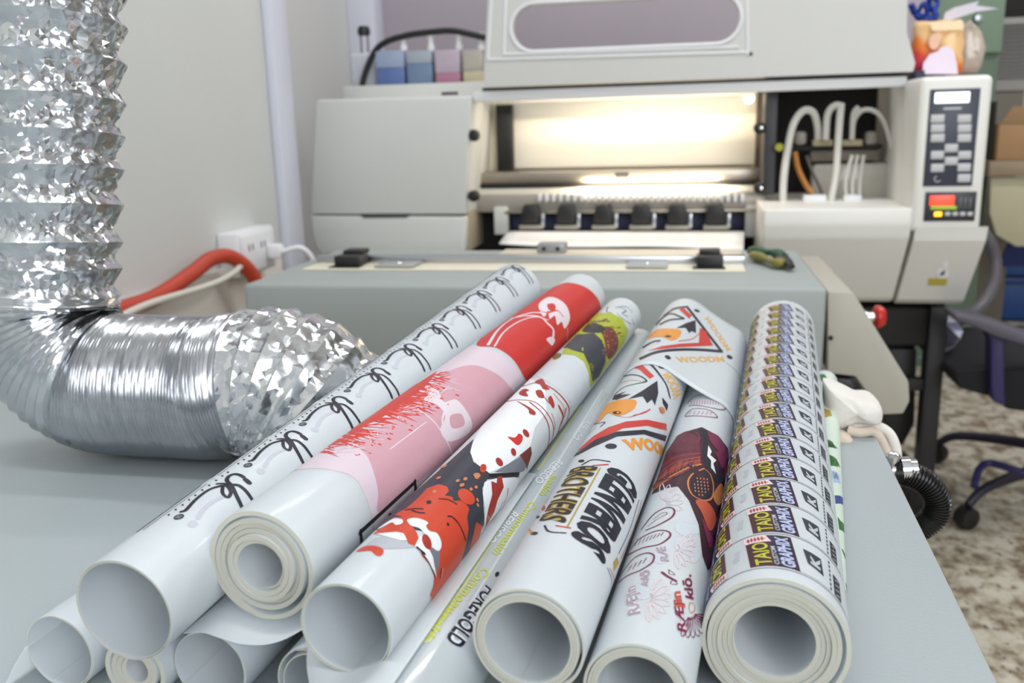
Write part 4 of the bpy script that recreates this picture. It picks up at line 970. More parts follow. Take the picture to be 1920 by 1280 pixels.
r2.poly([(893, 645), (930, 652), (962, 674), (986, 712), (1000, 726), (1060, 670), (1110, 615), (1126, 588), (1122, 562), (1102, 541), (1075, 531), (1050, 533), (1000, 560), (940, 605)], rd, 2, True)
for pts, wd in ((((1640, 445), (1690, 370), (1760, 315), (1850, 285), (1930, 285)), 5), (((1672, 452), (1720, 380), (1800, 325), (1880, 305), (1940, 320)), 3)): r2.stroke(c300(pts), wd, pkw, 3)
r2.poly(cI([(195, 172), (178, 110), (240, 62), (310, 75), (365, 125), (385, 205), (350, 270), (330, 225), (300, 245), (285, 185), (250, 205), (240, 150), (218, 190)]), pkw, 3, True, [cI([(235, 110), (280, 105), (290, 140), (250, 150)])])
r2.stroke(cI([(-10, 205), (90, 185), (190, 195), (235, 235), (275, 280), (268, 360)]), 7, pkw, 3); r2.poly(cI([(228, 340), (262, 325), (285, 345), (268, 382), (250, 370)]), pkw, 3, True)
r2.stroke(cI([(370, 270), (368, 350)]), 2, pkw, 3, False); r2.stroke(cI([(170, 145), (230, 165), (300, 150), (340, 190)]), 4, rd, 4)
for pts in (((95, 608), (385, 342)), ((382, 340), (388, 392)), ((98, 600), (106, 662))): r2.stroke(cG(pts), 9.5, blk, 3, False)
r2.stroke(cG([(120, 655), (385, 420)]), 3, pk1, 3, False); r2.dot(*cG([(255, 512)])[0], 4, 3, blk, 3)
r2.bake()

# ---- splashed roll
ch_ = ink('charcoal', (50, 53, 66)); orr = ink('orange_red', (208, 70, 42)); deep = ink('brick_red', (168, 44, 34)); wh = ink('print_white', (240, 244, 248)); gy = ink('mid_grey', (120, 124, 134)); lg = ink('light_grey', (186, 190, 198)); tan = ink('tan_orange', (206, 130, 90)); br = ink('brown', (112, 46, 34)); lime = ink('lime_green', (170, 182, 44)); olive = ink('olive', (112, 104, 34))
P = r3.poly; Z3 = r3
P(cG([(690, 130), (672, 180), (688, 235), (770, 298), (870, 250), (985, 160), (1010, 60), (1070, -20), (1060, -160), (980, -200), (860, -130), (760, 0)]), wh, 1)
P(cG([(170, 600), (270, 500), (390, 390), (560, 240), (690, 120), (672, 190), (690, 240), (775, 300), (925, 292), (925, 318), (760, 330), (735, 375), (746, 560), (700, 650), (640, 745), (600, 770), (540, 620), (300, 580)]), ch_, 2)
P(cD([(340, 450), (440, 395), (540, 305), (600, 238), (690, 205), (760, 225), (775, 258), (742, 295), (800, 305), (812, 340), (890, 335), (935, 400), (918, 470), (930, 560), (905, 700), (860, 850), (745, 1040), (640, 1135), (622, 1090), (650, 1010), (655, 930), (620, 850), (560, 780), (520, 712), (560, 690), (690, 730), (705, 660), (640, 590), (560, 520), (440, 480)]), orr, 3)
P(cD([(990, 505), (1042, 540), (1010, 640), (925, 750), (960, 640)]), orr, 3)
P(cD([(170, 605), (250, 540), (340, 470), (440, 470), (520, 600), (535, 650), (500, 700), (450, 680), (420, 610), (330, 590)]), orr, 4)
P(cD([(442, 490), (520, 478), (605, 510), (590, 540), (620, 580), (680, 600), (712, 680), (690, 737), (630, 700), (590, 620), (540, 560), (470, 535)]), wh, 5, True)
P(cD([(540, 620), (572, 612), (600, 700), (642, 780), (674, 955), (640, 880), (580, 790), (500, 700)]), wh, 5)
P(cD([(205, 565), (290, 505), (345, 480), (402, 490), (400, 520), (350, 532), (320, 512), (240, 552)]), wh, 5, True)
P(cD([(190, 603), (350, 588), (412, 600), (438, 655), (380, 655), (300, 632)]), wh, 5)
P(cD([(620, 715), (700, 732), (692, 860), (674, 920), (655, 830)]), gy, 5)
P(cD([(90, 712), (160, 645), (260, 612), (400, 650), (505, 702), (480, 712), (300, 722)]), lg, 2)
P(cD([(35, 742), (100, 702), (180, 697), (245, 722), (250, 755), (225, 780), (190, 772), (150, 738), (90, 740)]), orr, 3, True)
Z3.dot(*cD([(595, 665)])[0], 8, 15, deep, 6, -.35)
for pts, wd in ((((430, 412), (500, 402), (565, 404)), 4.5), (((485, 418), (530, 432), (575, 436)), 5), (((765, 462), (800, 468), (850, 520), (885, 590), (905, 650)), 3.5), (((695, 322), (770, 330), (835, 365)), 3), (((520, 712), (578, 762)), 6), (((545, 740), (610, 830), (660, 940)), 3), (((712, 880), (700, 950)), 3)):
    Z3.stroke(cD(pts), wd, blk, 6, len(pts) > 2)
Z3.stroke(cD([(722, 875), (712, 940)]), 1.5, wh, 7, False)
Z3.dot(*cD([(615, 350)])[0], 5, 3.5, blk, 6); Z3.dot(*cD([(765, 526)])[0], 2, 3.5, blk, 6, -.5)
Z3.dot(*cD([(912, 305)])[0], 18.5, 12, orr, 6, .7)
for x, y, a_, b_ in ((845, 178, 4, 2.5), (905, 163, 4, 3), (878, 212, 5, 3), (950, 245, 3, 3), (990, 228, 3, 3), (1000, 330, 2, 4), (1002, 370, 2, 4), (695, 155, 5, 2), (735, 65, 7, 2), (1000, 140, 6, 6), (1090, 470, 2, 4), (660, 265, 4, 3), (985, 130, 4, 3)): Z3.dot(*cD([(x, y)])[0], a_, b_, tan, 6, -.4)
Z3.stroke(cD([(940, 230), (1060, 110)]), 1.5, br, 7, False); Z3.dot(*cD([(1048, 78)])[0], 6, 8, orr, 6, .3)
P(cG([(745, 345), (800, 326), (905, 318), (925, 330), (900, 400), (830, 480), (760, 560), (742, 600), (746, 480), (735, 400)]), wh, 4)
P(cG([(812, 300), (835, 315), (845, 370), (812, 440), (795, 500), (745, 590), (765, 480), (785, 410), (780, 340), (808, 350)]), deep, 5)
Z3.stroke(cG([(868, 380), (862, 420), (845, 455)]), 4, deep, 5); Z3.stroke(cG([(840, 450), (815, 500), (780, 550)]), 3, deep, 5)
P(cG([(800, 292), (960, 195), (990, 160), (985, 205), (952, 285), (925, 295)]), gy, 4); P(cG([(930, 205), (985, 158), (992, 195), (966, 278), (950, 235)]), br, 5)
Z3.stroke(cG([(775, 310), (925, 300)]), 6, blk, 5, False)
P(cG([(868, 108), (905, 112), (925, 92), (945, 105), (940, 135), (918, 152), (890, 130)]), rd, 3, True)
for x, y, a_, b_, t in ((962, 90, 4.5, 8.5, -.6), (897, 188, 4.5, 7.5, -.3), (823, 240, 5.5, 9, -.6), (738, 268, 5, 6, 0)): Z3.dot(*cG([(x, y)])[0], a_, b_, deep, 6, t)
for pts, wd in ((((585, 495), (700, 480), (850, 495), (960, 575), (1040, 700), (1052, 820), (1010, 935)), 3.5), (((820, 505), (930, 600), (1000, 720), (1012, 850), (995, 950)), 4.5), (((740, 345), (900, 308), (1050, 370), (1165, 480), (1212, 580), (1190, 680)), 5), (((1110, 545), (1150, 640), (1120, 740), (1090, 830)), 8), (((1180, 560), (1160, 650)), 4)):
    Z3.stroke(cE(pts), wd, deep, 3)
Z3.stroke(cE([(1060, 420), (1150, 530), (1160, 600)]), 4, ink('dusty_pink', (206, 160, 156)), 2); Z3.stroke(cE([(1040, 620), (1070, 720), (1050, 820)]), 5, MC['ink_dusty_pink'], 2)
for pts in (((865, 305), (940, 268), (985, 340), (1015, 372), (950, 372), (920, 328)), ((708, 412), (760, 370), (812, 383), (782, 400), (802, 442), (750, 440)), ((876, 392), (930, 382), (962, 440), (950, 462), (900, 450)), ((1000, 462), (1030, 440), (1062, 520), (1050, 562), (1010, 500)), ((690, 492), (800, 545), (872, 600), (862, 632), (810, 612), (798, 570))): P(cE(pts), deep, 4, True)
Z3.stroke(cE([(950, 440), (1010, 510)]), 3, deep, 4, False)
P(cE([(880, 235), (1000, 120), (1150, 30), (1270, 60), (1350, 160), (1370, 320), (1330, 470), (1230, 560), (1210, 480), (1110, 380), (1000, 300)]), ink('smudged_white', (208, 212, 218)), 1)
P(cI([(330, 440), (440, 235), (560, 172), (650, 162), (735, 205), (775, 285), (745, 370), (690, 440), (630, 520), (560, 620), (520, 665), (512, 570), (480, 490), (420, 450)]), lime, 2)
P(cI([(340, 400), (430, 312), (545, 300), (600, 350), (625, 420), (620, 500), (580, 590), (535, 625), (515, 520), (475, 435), (400, 415)]), ch_, 3)
P(cI([(590, 270), (660, 262), (705, 330), (700, 410), (655, 470), (628, 450), (615, 350)]), br, 3, True)
P(cI([(470, 290), (520, 235), (600, 250), (620, 290), (560, 300)]), blk, 4, True)
for k in range(26): Z3.dot(*cI([(rr.uniform(600, 700), rr.uniform(275, 440))])[0], 1.2, .8, tan, 4)
for k in range(26):
    t = rr.random(); Z3.dot(*cI([(500+240*t+rr.uniform(-25, 25), 235-30*math.sin(PI*t)+70*t*t+rr.uniform(-20, 20))])[0], rr.uniform(1.5, 4), rr.uniform(.8, 1.6), br if k % 2 else olive, 4)
for k in range(8): Z3.dot(*cI([(rr.uniform(520, 545), rr.uniform(500, 640))])[0], 2, 3, olive, 4)
Z3.dot(*cI([(470, 408)])[0], 1.6, 3.5, lime, 4); Z3.dot(*cI([(300, 455)])[0], 9, 5, olive, 2, -.5)
dim = ink('slate_lettering', (60, 84, 100))
for pts in (((640, 125), (632, 155), (665, 165)), ((720, 130), (760, 150), (735, 170), (770, 190)), ((690, 130), (760, 125), (800, 160)), ((800, 210), (815, 245)), ((700, 170), (740, 205), (790, 240))): Z3.stroke(cI(pts), 2.2, dim, 2)
Z3.bake()

# ---- clear roll with lettering
yl = ink('acid_yellow', (204, 214, 70)); wl = ink('letter_white', (232, 236, 240)); gl = ink('letter_grey', (158, 160, 172)); nv = ink('navy_lettering', (18, 26, 46)); strk = ink('pale_streak', (214, 220, 222)); yg = ink('yellow_tint', (214, 218, 170))
for pts, m_, wd in ((((905, 1165), (1200, 700)), strk, 7), (((880, 1135), (1130, 730)), strk, 4), (((800, 1200), (990, 900)), yg, 16), (((1010, 880), (1090, 760)), yg, 7)): r4.stroke(pts, wd, m_, 1, False)
for cs in (((735, 788), (420, 1150), (468, 1182), (782, 815)), ((985, 440), (785, 712), (822, 738), (1022, 468)), ((1100, 300), (1030, 405), (1060, 425), (1130, 325))): r4.text('Commonwealth' if cs[0][0] < 1050 else 'wealth', cG(cs), yl, 3, .012)
for cs, m_ in ((((595, 858), (400, 1068), (440, 1096), (632, 882)), gl), (((890, 490), (752, 645), (790, 672), (926, 516)), wl), (((1125, 222), (1005, 338), (1038, 360), (1158, 248)), wl)): r4.text('REBISCO', cG(cs), m_, 3, .015)
r4.text('REBISCO', cI([(490, 878), (402, 992), (436, 1022), (526, 902)]), wl, 3, .012); r4.text('REBISCO', cI([(620, 690), (560, 780), (590, 795), (650, 705)]), strk, 3, .01)
fg_ = [(752, 880), (535, 1165), (622, 1222), (805, 930)]
r4.text('FOREGOLD', cG(fg_), wl, 3, .11); r4.text('FOREGOLD', cG(fg_), nv, 4, .03); r4.dot(*cG([(812, 825)])[0], 3.5, 5, nv, 4, .6)
r4.bake()

# ---- bird and block lettering roll
org = ink('bird_orange', (228, 150, 54)); lr = ink('logo_red', (200, 56, 48)); po = ink('pale_orange', (226, 176, 104)); gold = ink('gold', (176, 148, 52)); khaki = ink('khaki', (196, 190, 150))
S = r5.stroke
def logo(Q, off=(0, 0)):
    pass
P = r5.poly
gl_ = [(592, 205), (368, 602), (556, 765), (748, 362)]
r5.text('GLENVEROS', cH(gl_), navyk, 3, .055)
bt = [(378, 236), (200, 522), (345, 532), (530, 222)]
r5.text('BROTHERS', cH(bt), gold, 2, .07); r5.text('BROTHERS', cH(bt), blk, 3, .02)
S(cH([(540, 225), (360, 545)]), 3, gold, 2, False)
for pts, wd, m_ in ((((440, 208), (500, 180), (590, 190)), 4.5, navyk), (((236, 540), (262, 572), (350, 580)), 4.5, navyk), (((500, 212), (580, 206)), 5, lr), (((300, 540), (375, 552)), 5, lr), (((340, 250), (290, 330), (250, 400)), 2, br), (((320, 270), (240, 420)), 1.6, navyk), (((225, 430), (232, 450)), 9, lr), (((182, 485), (205, 495)), 6, navyk), (((150, 560), (170, 580)), 5, org),
                   (((578, 770), (600, 830), (596, 880)), 2.5, navyk), (((590, 770), (612, 820), (608, 862)), 2, lr), (((750, 400), (700, 560), (640, 690)), 2, navyk), (((765, 400), (720, 560), (650, 720)), 2.5, tan)):
    S(cH(pts), wd, m_, 2, len(pts) > 2)
P(cH([(610, 740), (630, 710), (640, 740), (612, 790)]), gold, 2)
for x, y, a_, b_ in ((437, 187, 6, 2.6), (180, 582, 7, 3), (598, 107, 11, 4.6)): r5.dot(*cH([(x, y)])[0], a_, b_, navyk, 2, -.1 if x < 500 else .05)
P(cI([(800, 532), (860, 503), (948, 588), (918, 606), (850, 545)]), lr, 2)
S(cI([(740, 590), (800, 578), (860, 590), (895, 622), (820, 640), (740, 665), (660, 735)]), 4, navyk, 3)
S(cI([(790, 520), (870, 493), (930, 515), (985, 580), (1030, 650), (1052, 730)]), 5.5, navyk, 3)
S(cI([(700, 640), (790, 615), (890, 622)]), 3, khaki, 2)
P(cI([(775, 740), (870, 685), (968, 618), (974, 700), (952, 782), (932, 742), (900, 768), (872, 722)]), navyk, 4)
P(cI([(668, 745), (700, 690), (690, 715), (760, 690), (720, 715), (790, 710), (700, 745)]), navyk, 4)
P(cI([(545, 895), (610, 792), (720, 745), (822, 748), (820, 795), (770, 832), (700, 852), (640, 832), (590, 882)]), org, 3, True)
r5.dot(*cI([(700, 832)])[0], 8, 3, navyk, 4); r5.dot(*cI([(706, 832)])[0], 3, 1.5, org, 5)
S(cI([(690, 850), (780, 862), (900, 820)]), 1.6, lr, 4); S(cI([(810, 850), (880, 832), (920, 808)]), 2.4, lr, 4)
P(cI([(430, 1090), (540, 990), (640, 930), (760, 890), (900, 878), (1030, 905), (1030, 950), (900, 918), (740, 935), (600, 1000), (500, 1065)]), lr, 2)
P(cI([(420, 1110), (560, 1010), (700, 958), (880, 945), (1030, 985), (1020, 1022), (880, 975), (700, 990), (540, 1060), (410, 1130)]), navyk, 3)
S(cI([(520, 920), (560, 905), (620, 895), (590, 925)]), 2.6, navyk, 4); S(cI([(470, 1010), (560, 930)]), 2, navyk, 4, False)
P(cI([(1000, 730), (1040, 780), (1030, 820), (1005, 770)]), navyk, 4); r5.dot(*cI([(1000, 815)])[0], 5, 7, tan, 4, -.4); S(cI([(980, 800), (1000, 830)]), 2.5, navyk, 5, False)
r5.text('WOOM', cI([(765, 1088), (1010, 1130), (1010, 1060), (728, 1012)]), org, 3, .05)
r5.text('WOOM', cI([(1130, 720), (1040, 560), (1000, 580), (1075, 745)]), po, 3, .03)
r5.dot(*cI([(660, 1055)])[0], 11, 5, navyk, 3); r5.dot(*cI([(1000, 526)])[0], 7.5, 3.5, navyk, 3, .2)
S(cI([(1110, 545), (1130, 560), (1112, 580), (1130, 600)]), 3, navyk, 3)
r5.bake()

# ---- butterfly roll
mar = ink('dark_maroon', (58, 18, 38)); plum = ink('plum', (124, 36, 78)); rust = ink('rust', (192, 84, 58)); amber = ink('amber_line', (206, 132, 74)); dkn = ink('deep_navy', (26, 22, 40)); mg = ink('magenta_maroon', (122, 26, 72)); fp = ink('faint_pink', (224, 208, 215)); fm_ = ink('faint_mauve', (178, 156, 172)); fb = ink('faint_blue', (206, 214, 222))
P = r6.poly; S = r6.stroke
P(c3([(543, 685), (570, 620), (600, 540), (640, 490), (700, 473), (752, 500), (782, 540), (788, 600), (782, 670), (770, 740), (745, 840), (735, 905), (718, 925), (702, 880), (690, 780), (660, 705), (625, 660), (590, 665)]), mar, 2)
P(cH([(825, 335), (850, 290), (900, 140), (960, 50), (1010, 25), (1080, 60), (1085, 170), (1000, 250), (900, 300)]), ink('wine', (100, 34, 52)), 3)
P(cH([(828, 345), (850, 290), (905, 235), (980, 185), (1085, 160), (1085, 205), (1010, 238), (930, 285)]), ink('burnt_rust', (150, 62, 48)), 3)
for pts, wd, m_ in ((((835, 345), (930, 270), (1020, 225), (1090, 205)), 4, amber), (((840, 310), (930, 235), (1020, 195), (1088, 185)), 2.5, rust), (((860, 260), (950, 195), (1085, 165)), 2.5, rust), (((880, 215), (960, 165), (1085, 145)), 2, rust), (((900, 165), (1000, 125), (1085, 125)), 2, plum), (((930, 110), (1010, 95), (1085, 108)), 2, plum), (((985, 60), (1015, 28), (1060, 30), (1082, 62), (1060, 90), (1010, 88), (985, 60)), 2.5, plum), (((850, 300), (960, 270), (1060, 215)), 5, mar),
                   (((1105, 228), (1040, 262), (1018, 310), (1040, 370), (1100, 402), (1145, 390), (1156, 330), (1140, 262), (1105, 228)), 3.5, amber)):
    S(cH(pts), wd, m_, 4)
P(cH([(1105, 240), (1050, 270), (1035, 310), (1050, 360), (1100, 390), (1138, 380), (1145, 330), (1130, 265)]), dkn, 3, True)
for i in range(6):
    for j in range(5):
        x, y = 1050+j*18+i*2, 280+i*18+j*2
        if (x-1093)**2/40**2+(y-325)**2/58**2 < 1: r6.dot(*cH([(x, y)])[0], 1.2, 1.8, tan, 5)
for i in range(9): r6.dot(*cH([(880+i*17, 285-i*9)])[0], 2, 1.6, blk, 5); 
for i in range(14): S(cH([(905+i*12, 160-i*2), (907+i*12, 148-i*2)]), .9, dkn, 5, False)
P(cI([(1240, 935), (1290, 945), (1310, 1010), (1300, 1080), (1340, 1140), (1370, 1240), (1440, 1280), (1360, 1300), (1290, 1200), (1270, 1080), (1280, 1000)]), dkn, 4)
P(cI([(1308, 1050), (1330, 1090), (1320, 1115), (1360, 1150), (1340, 1170), (1358, 1240), (1325, 1200), (1325, 1150), (1300, 1120)]), wh, 5)
P(cI([(1300, 955), (1370, 985), (1430, 1080), (1440, 1140), (1390, 1110), (1320, 1020)]), plum, 4)
P(cI([(1350, 1090), (1400, 1100), (1440, 1180), (1430, 1230), (1390, 1190)]), plum, 5)
for pts, m_ in ((((655, 590), (700, 620), (720, 660), (700, 650)), mar), (((680, 705), (720, 712), (745, 760), (725, 800), (700, 745)), rust), (((735, 690), (760, 650), (770, 690), (752, 720)), amber), (((700, 760), (722, 800), (735, 830), (722, 850)), plum), (((770, 560), (780, 600), (772, 640)), plum)): P(c3(pts), m_, 5, True)
for k, pts in enumerate((((765, 560), (830, 480), (900, 442), (942, 452), (932, 492), (860, 535), (790, 565)), ((708, 665), (760, 608), (850, 568), (912, 573), (918, 602), (862, 642), (770, 662), (690, 700)), ((650, 812), (720, 722), (790, 690), (832, 702), (822, 742), (762, 782), (690, 812), (640, 850)))): S(cH(pts), 3.6, mg, 4)
S(cH([(800, 545), (850, 505), (905, 475), (880, 470), (830, 505)]), 1.4, mg, 4)
for i in range(8): S(cH([(730+i*20, 650-i*8), (745+i*20, 612-i*5)]), 1.4, mg, 4, False)
for i in range(4): S(cH([(690+i*28, 790-i*15), (715+i*26, 752-i*12), (700+i*28, 770-i*14)]), 1.6, mg, 4, False)
for pts in (((1170, 768), (1220, 722), (1300, 712), (1370, 740), (1420, 795), (1400, 812), (1310, 795), (1230, 782), (1180, 785)), ((1155, 850), (1200, 808), (1270, 805), (1330, 822), (1368, 862), (1300, 858), (1220, 852), (1155, 856))): S(cI(pts), 2.6, mg, 4)
for i in range(11): S(cI([(1195+i*18, 775), (1198+i*18, 748+abs(i-5)*1.5)]), 1.8, ink('mauve_pink', (190, 130, 160)), 4, False)
for i in range(6): S(cI([(1180+i*28, 845), (1195+i*28, 822)]), 1.4, MC['ink_mauve_pink'], 4, False)
S(cI([(1150, 690), (1300, 690), (1420, 740), (1490, 850)]), 1, gl, 2); S(cI([(1210, 530), (1380, 545), (1500, 640)]), 1, gl, 2)
for x, y, a_, b_ in ((860, 720, 14, 9), (1000, 560, 20, 12), (980, 640, 12, 14), (760, 900, 20, 14), (1060, 700, 9, 16), (900, 380, 14, 8), (1050, 560, 12, 9)): r6.dot(*cH([(x, y)])[0], a_, b_, fb, 1, .4)
def fan(Q, cx, cy, r_, a0, a1, n, m_, wd, lay=3):
    for i in range(n):
        a_ = a0+(a1-a0)*i/(n-1); dx, dy = math.cos(a_), math.sin(a_); px_, py_ = -dy, dx; w_ = r_*.12
        S(Q([(cx+dx*r_*.2, cy+dy*r_*.2), (cx+dx*r_*.7+px_*w_, cy+dy*r_*.7+py_*w_), (cx+dx*r_, cy+dy*r_), (cx+dx*r_*.7-px_*w_, cy+dy*r_*.7-py_*w_), (cx+dx*r_*.2, cy+dy*r_*.2)]), wd, m_, lay)
fan(cJ, 400, 600, 190, -.9, 1.5, 7, fp, 3.2); fan(cJ, 620, 200, 170, -.7, 1.4, 7, fp, 3.2); fan(cH, 880, 420, 110, -1.6, .3, 6, fp, 2); fan(cJ, 740, 720, 200, .3, 1.9, 8, mg, 2.2)
r6.text('RÆjin', cJ([(378, 722), (332, 488), (222, 545), (248, 745)]), wl, 3, .12); r6.text('RÆjin', cJ([(378, 722), (332, 488), (222, 545), (248, 745)]), fm_, 4, .03)
r6.text('klō', cJ([(402, 512), (425, 378), (340, 390), (350, 498)]), fm_, 4, .03); r6.text('RÆ', cJ([(575, 310), (545, 190), (470, 200), (510, 310)]), fm_, 4, .03)
r6.text('RÆjin', cJ([(728, 890), (682, 545), (592, 560), (640, 862)]), fp, 4, .12); r6.text('RÆjin', cJ([(728, 890), (682, 545), (592, 560), (640, 862)]), mg, 5, .03)
r6.text('jin', cJ([(702, 690), (682, 545), (592, 560), (618, 690)]), rust, 6, .03)
r6.text('klō.', cJ([(768, 620), (748, 412), (670, 425), (700, 600)]), mg, 5, .03)
S(cJ([(520, 400), (560, 430), (625, 465)]), 7, mg, 5); S(cJ([(570, 375), (620, 415), (575, 410), (572, 378)]), 1.6, mg, 5); S(cJ([(600, 455), (640, 490), (585, 490), (602, 455)]), 1.6, mg, 5)
S(cJ([(735, 640), (770, 650), (775, 700), (745, 720), (730, 680), (738, 642)]), 2, amber, 5)
r6.bake()

# ---- name tag roll: one row of tags traced, then stepped along the roll
tm = ink('tag_maroon', (66, 18, 34)); tn = ink('tag_navy', (34, 28, 56)); ty = ink('tag_yellow', (196, 196, 48)); twp = ink('tag_pink_white', (236, 214, 218)); tr_ = ink('tag_red', (178, 40, 46)); tb_ = ink('tag_pale_blue', (188, 196, 230)); tg_ = ink('tag_grey', (190, 196, 202)); tl_ = ink('tag_line', (70, 66, 74))
V = lambda pts: [r7.uv(*p) for p in cK(pts)]
row0 = V([(450, 922)])[0].x; row1 = V([(470, 690)])[0].x; row2 = V([(492, 468)])[0].x; row3 = V([(512, 290)])[0].x
per7 = (row3-row0)/3
# frame of a row: x along, y round (y from the traced points)
yL, yT0, yT1 = V([(365, 720)])[0].y, V([(555, 700)])[0].y, V([(690, 712)])[0].y
A_ = lambda fx, y: Vector((row0+per7*fx, y, 0))
wT = yL-yT1                                     # tag width round the roll
lo_, hi_ = .04, .93
def tagset(x0, sgn, y0):
    """one tag; sgn=-1 turns it head to tail"""
    def Q(fx, fy): return Vector((x0+per7*((fx if sgn > 0 else 1-fx)), y0-sgn*wT*fy, 0))
    sk = .20                                    # slant of the tag's sides
    def q(fx, fy): return Q(lo_+fx*(hi_-lo_), fy+sk*(.93-fx)*1.0)
    r7.poly_uv([[q(0, 0), q(1, 0), q(1, 1.0), q(0, 1.0)]], tm, 2)
    r7.poly_uv([[q(.02, .5), q(1, .5), q(1, .97), q(.02, .97)]], tn, 3)
    r7.poly_uv([[q(.78, -.02), q(1.0, -.02), q(1.0, .47), q(.78, .56)]], twp, 4)
    for j in range(5): r7.stroke_uv([q(.84, .08+j*.075), q(.95, .08+j*.075)], .0008, tr_, 5)
    r7.stroke_uv([q(.895, .05), q(.895, .44)], .0007, tr_, 5)
    r7.text('TAIO', [q(.03, .46), q(.76, .46), q(.76, .12), q(.03, .12)], ty, 4, .02, True)
    r7.text('CUSTOM', [q(.05, .60), q(.62, .60), q(.62, .50), q(.05, .50)], tg_, 4, .02, True)
    r7.text('GRAPHIX', [q(.03, .93), q(.95, .93), q(.95, .64), q(.03, .64)], tb_, 4, .04, True)
cirs = [PI*2*k/1 for k in range(1)]
i = 0
yM = yL+.0080
while row0+per7*(i+1) < r7.L-.004:
    x0 = row0+per7*i
    tagset(x0, 1, yL); tagset(x0-per7*.05, -1, yM+wT*0)
    r7.stroke_uv([Vector((x0-.0004, y, 0)) for y in [yL+.045-.0035*k for k in range(33)]], .0005, tl_, 1)
    r7.stroke_uv([Vector((x0+.0012, y, 0)) for y in [yT1-.002-.0035*k for k in range(9)]], .0003, tl_, 1)
    # small black panel with cut-out strokes, dotted line and dark lettering block at the right
    yp_ = yT1-.0075
    def W_(fx, dy): return Vector((x0+per7*fx, yp_-dy, 0))
    r7.poly_uv([[W_(.36, 0), W_(.72, -.0022), W_(.72, .0068), W_(.28, .0078)]], ch_, 2)
    r7.text('K', [W_(.36, .0062), W_(.66, .0062), W_(.66, .0012), W_(.40, .0012)], tg_, 3, .05, True)
    for k in range(7): r7.stroke_uv([W_(.1+k*.12, .0118), W_(.15+k*.12, .0118)], .0009, tl_, 2)
    r7.poly_uv([[W_(.08, .0140), W_(.62, .0140), W_(.62, .0190), W_(.08, .0190)]], ch_, 2)
    for k in range(4): r7.stroke_uv([W_(.12+k*.13, .0152), W_(.18+k*.13, .0180)], .0006, tg_, 3)
    # pale marks in the clear column between the two tags
    yc_ = (yL+yM)/2
    r7.poly_uv([[Vector((x0+per7*(.35+.3*t), yc_+.0012*math.sin(9*t)+.001, 0)) for t in (0, .3, .6, 1)]+[Vector((x0+per7*(.65-.3*t), yc_-.0018, 0)) for t in (0, .5, 1)]], tg_, 1)
    i += 1
r7.bake()

# ---- slim roll at the right: green, blue and gold patches
lf = ink('leaf_green', (58, 112, 62)); mt = ink('mint', (214, 228, 212)); bl_ = ink('soft_blue', (170, 190, 222)); gd = ink('old_gold', (176, 146, 62)); nb = ink('royal_blue', (64, 76, 142))
P = r8.poly
P([(1524, 700), (1562, 700), (1590, 900), (1600, 1010), (1604, 1120), (1545, 1100), (1535, 900)], mt, 1)
for pts, m_ in ((((780, 535), (830, 535), (850, 570), (865, 640), (840, 640), (815, 600)), lf), (((815, 660), (870, 700), (872, 750), (820, 720)), bl_), (((800, 775), (860, 790), (872, 830), (805, 850)), gd), (((810, 880), (880, 900), (880, 940), (820, 930)), mt), (((820, 990), (870, 1010), (890, 1060), (830, 1050)), lf), (((835, 1100), (880, 1120), (902, 1190), (850, 1180)), lf), (((850, 1210), (900, 1230), (905, 1280), (860, 1270)), bl_)): P([(x_+6+(y_-700)*.03, y_) for x_, y_ in cL(pts)], m_, 2)
for pts, m_ in ((((890, 20), (950, 55), (975, 85), (910, 70)), lf), (((900, 120), (960, 150), (985, 215), (920, 190)), lf), (((930, 240), (975, 260), (985, 330), (935, 320)), bl_), (((940, 410), (1000, 430), (1000, 480), (945, 470)), nb), (((955, 560), (1000, 620), (1010, 680), (965, 650)), lf), (((975, 780), (1010, 840), (1000, 860)), lf), (((985, 900), (1020, 950), (1025, 1010), (990, 980)), mt), (((995, 1020), (1030, 1050), (1045, 1180), (1015, 1140)), ch_), (((1015, 1150), (1050, 1190), (1060, 1280), (1030, 1250)), gl)): P([(x_+8+(y_-700)*.03, y_) for x_, y_ in cK(pts)], m_, 2)
r8.bake()

# ---- loose outer sheet of the bird roll lying over the butterfly roll at the far end, with the first logo
from mathutils.bvhtree import BVHTree
fl_m = film
nv_, nu = 46, 26; vs = []
u0 = r5.uv(1215, 690).x/r5.L
def prof5(u, v):
    c5 = r5.P0+r5.A*(u*r5.L); c6 = r6.P0+r6.A*((u)*r6.L); R5 = r5.r0+(r5.r1-r5.r0)*u+.0007; R6 = r6.r0+(r6.r1-r6.r0)*u+.0007
    a, b = r5.a, r5.b; d = c6-c5; dx, dz = d.dot(a), d.dot(b); D = math.hypot(dx, dz); base = math.atan2(dz, dx); al = base+math.acos((R5-R6)/D)
    A5 = c5+(a*math.cos(al)+b*math.sin(al))*R5; A6 = c6+(a*math.cos(al)+b*math.sin(al))*R6
    t0 = math.radians(165); t2 = math.radians(-12)
    L1 = (t0-al)*R5; L2 = (A6-A5).length; L3 = (al-t2)*R6; s_ = v*(L1+L2+L3)
    if s_ < L1: t = t0-s_/R5; return c5+(a*math.cos(t)+b*math.sin(t))*R5
    if s_ < L1+L2: return A5.lerp(A6, (s_-L1)/L2)-b*.0012*math.sin(PI*(s_-L1)/L2)
    t = al-(s_-L1-L2)/R6; return c6+(a*math.cos(t)+b*math.sin(t))*R6
for j in range(nu+1):
    for i in range(nv_+1):
        v = i/nv_; us_ = u0+.015-.02*max(0, v-.35); u = us_+(1.004-us_)*j/nu; vs.append(prof5(u, v))
fs = [(j*(nv_+1)+i, j*(nv_+1)+i+1, (j+1)*(nv_+1)+i+1, (j+1)*(nv_+1)+i) for j in range(nu) for i in range(nv_)]
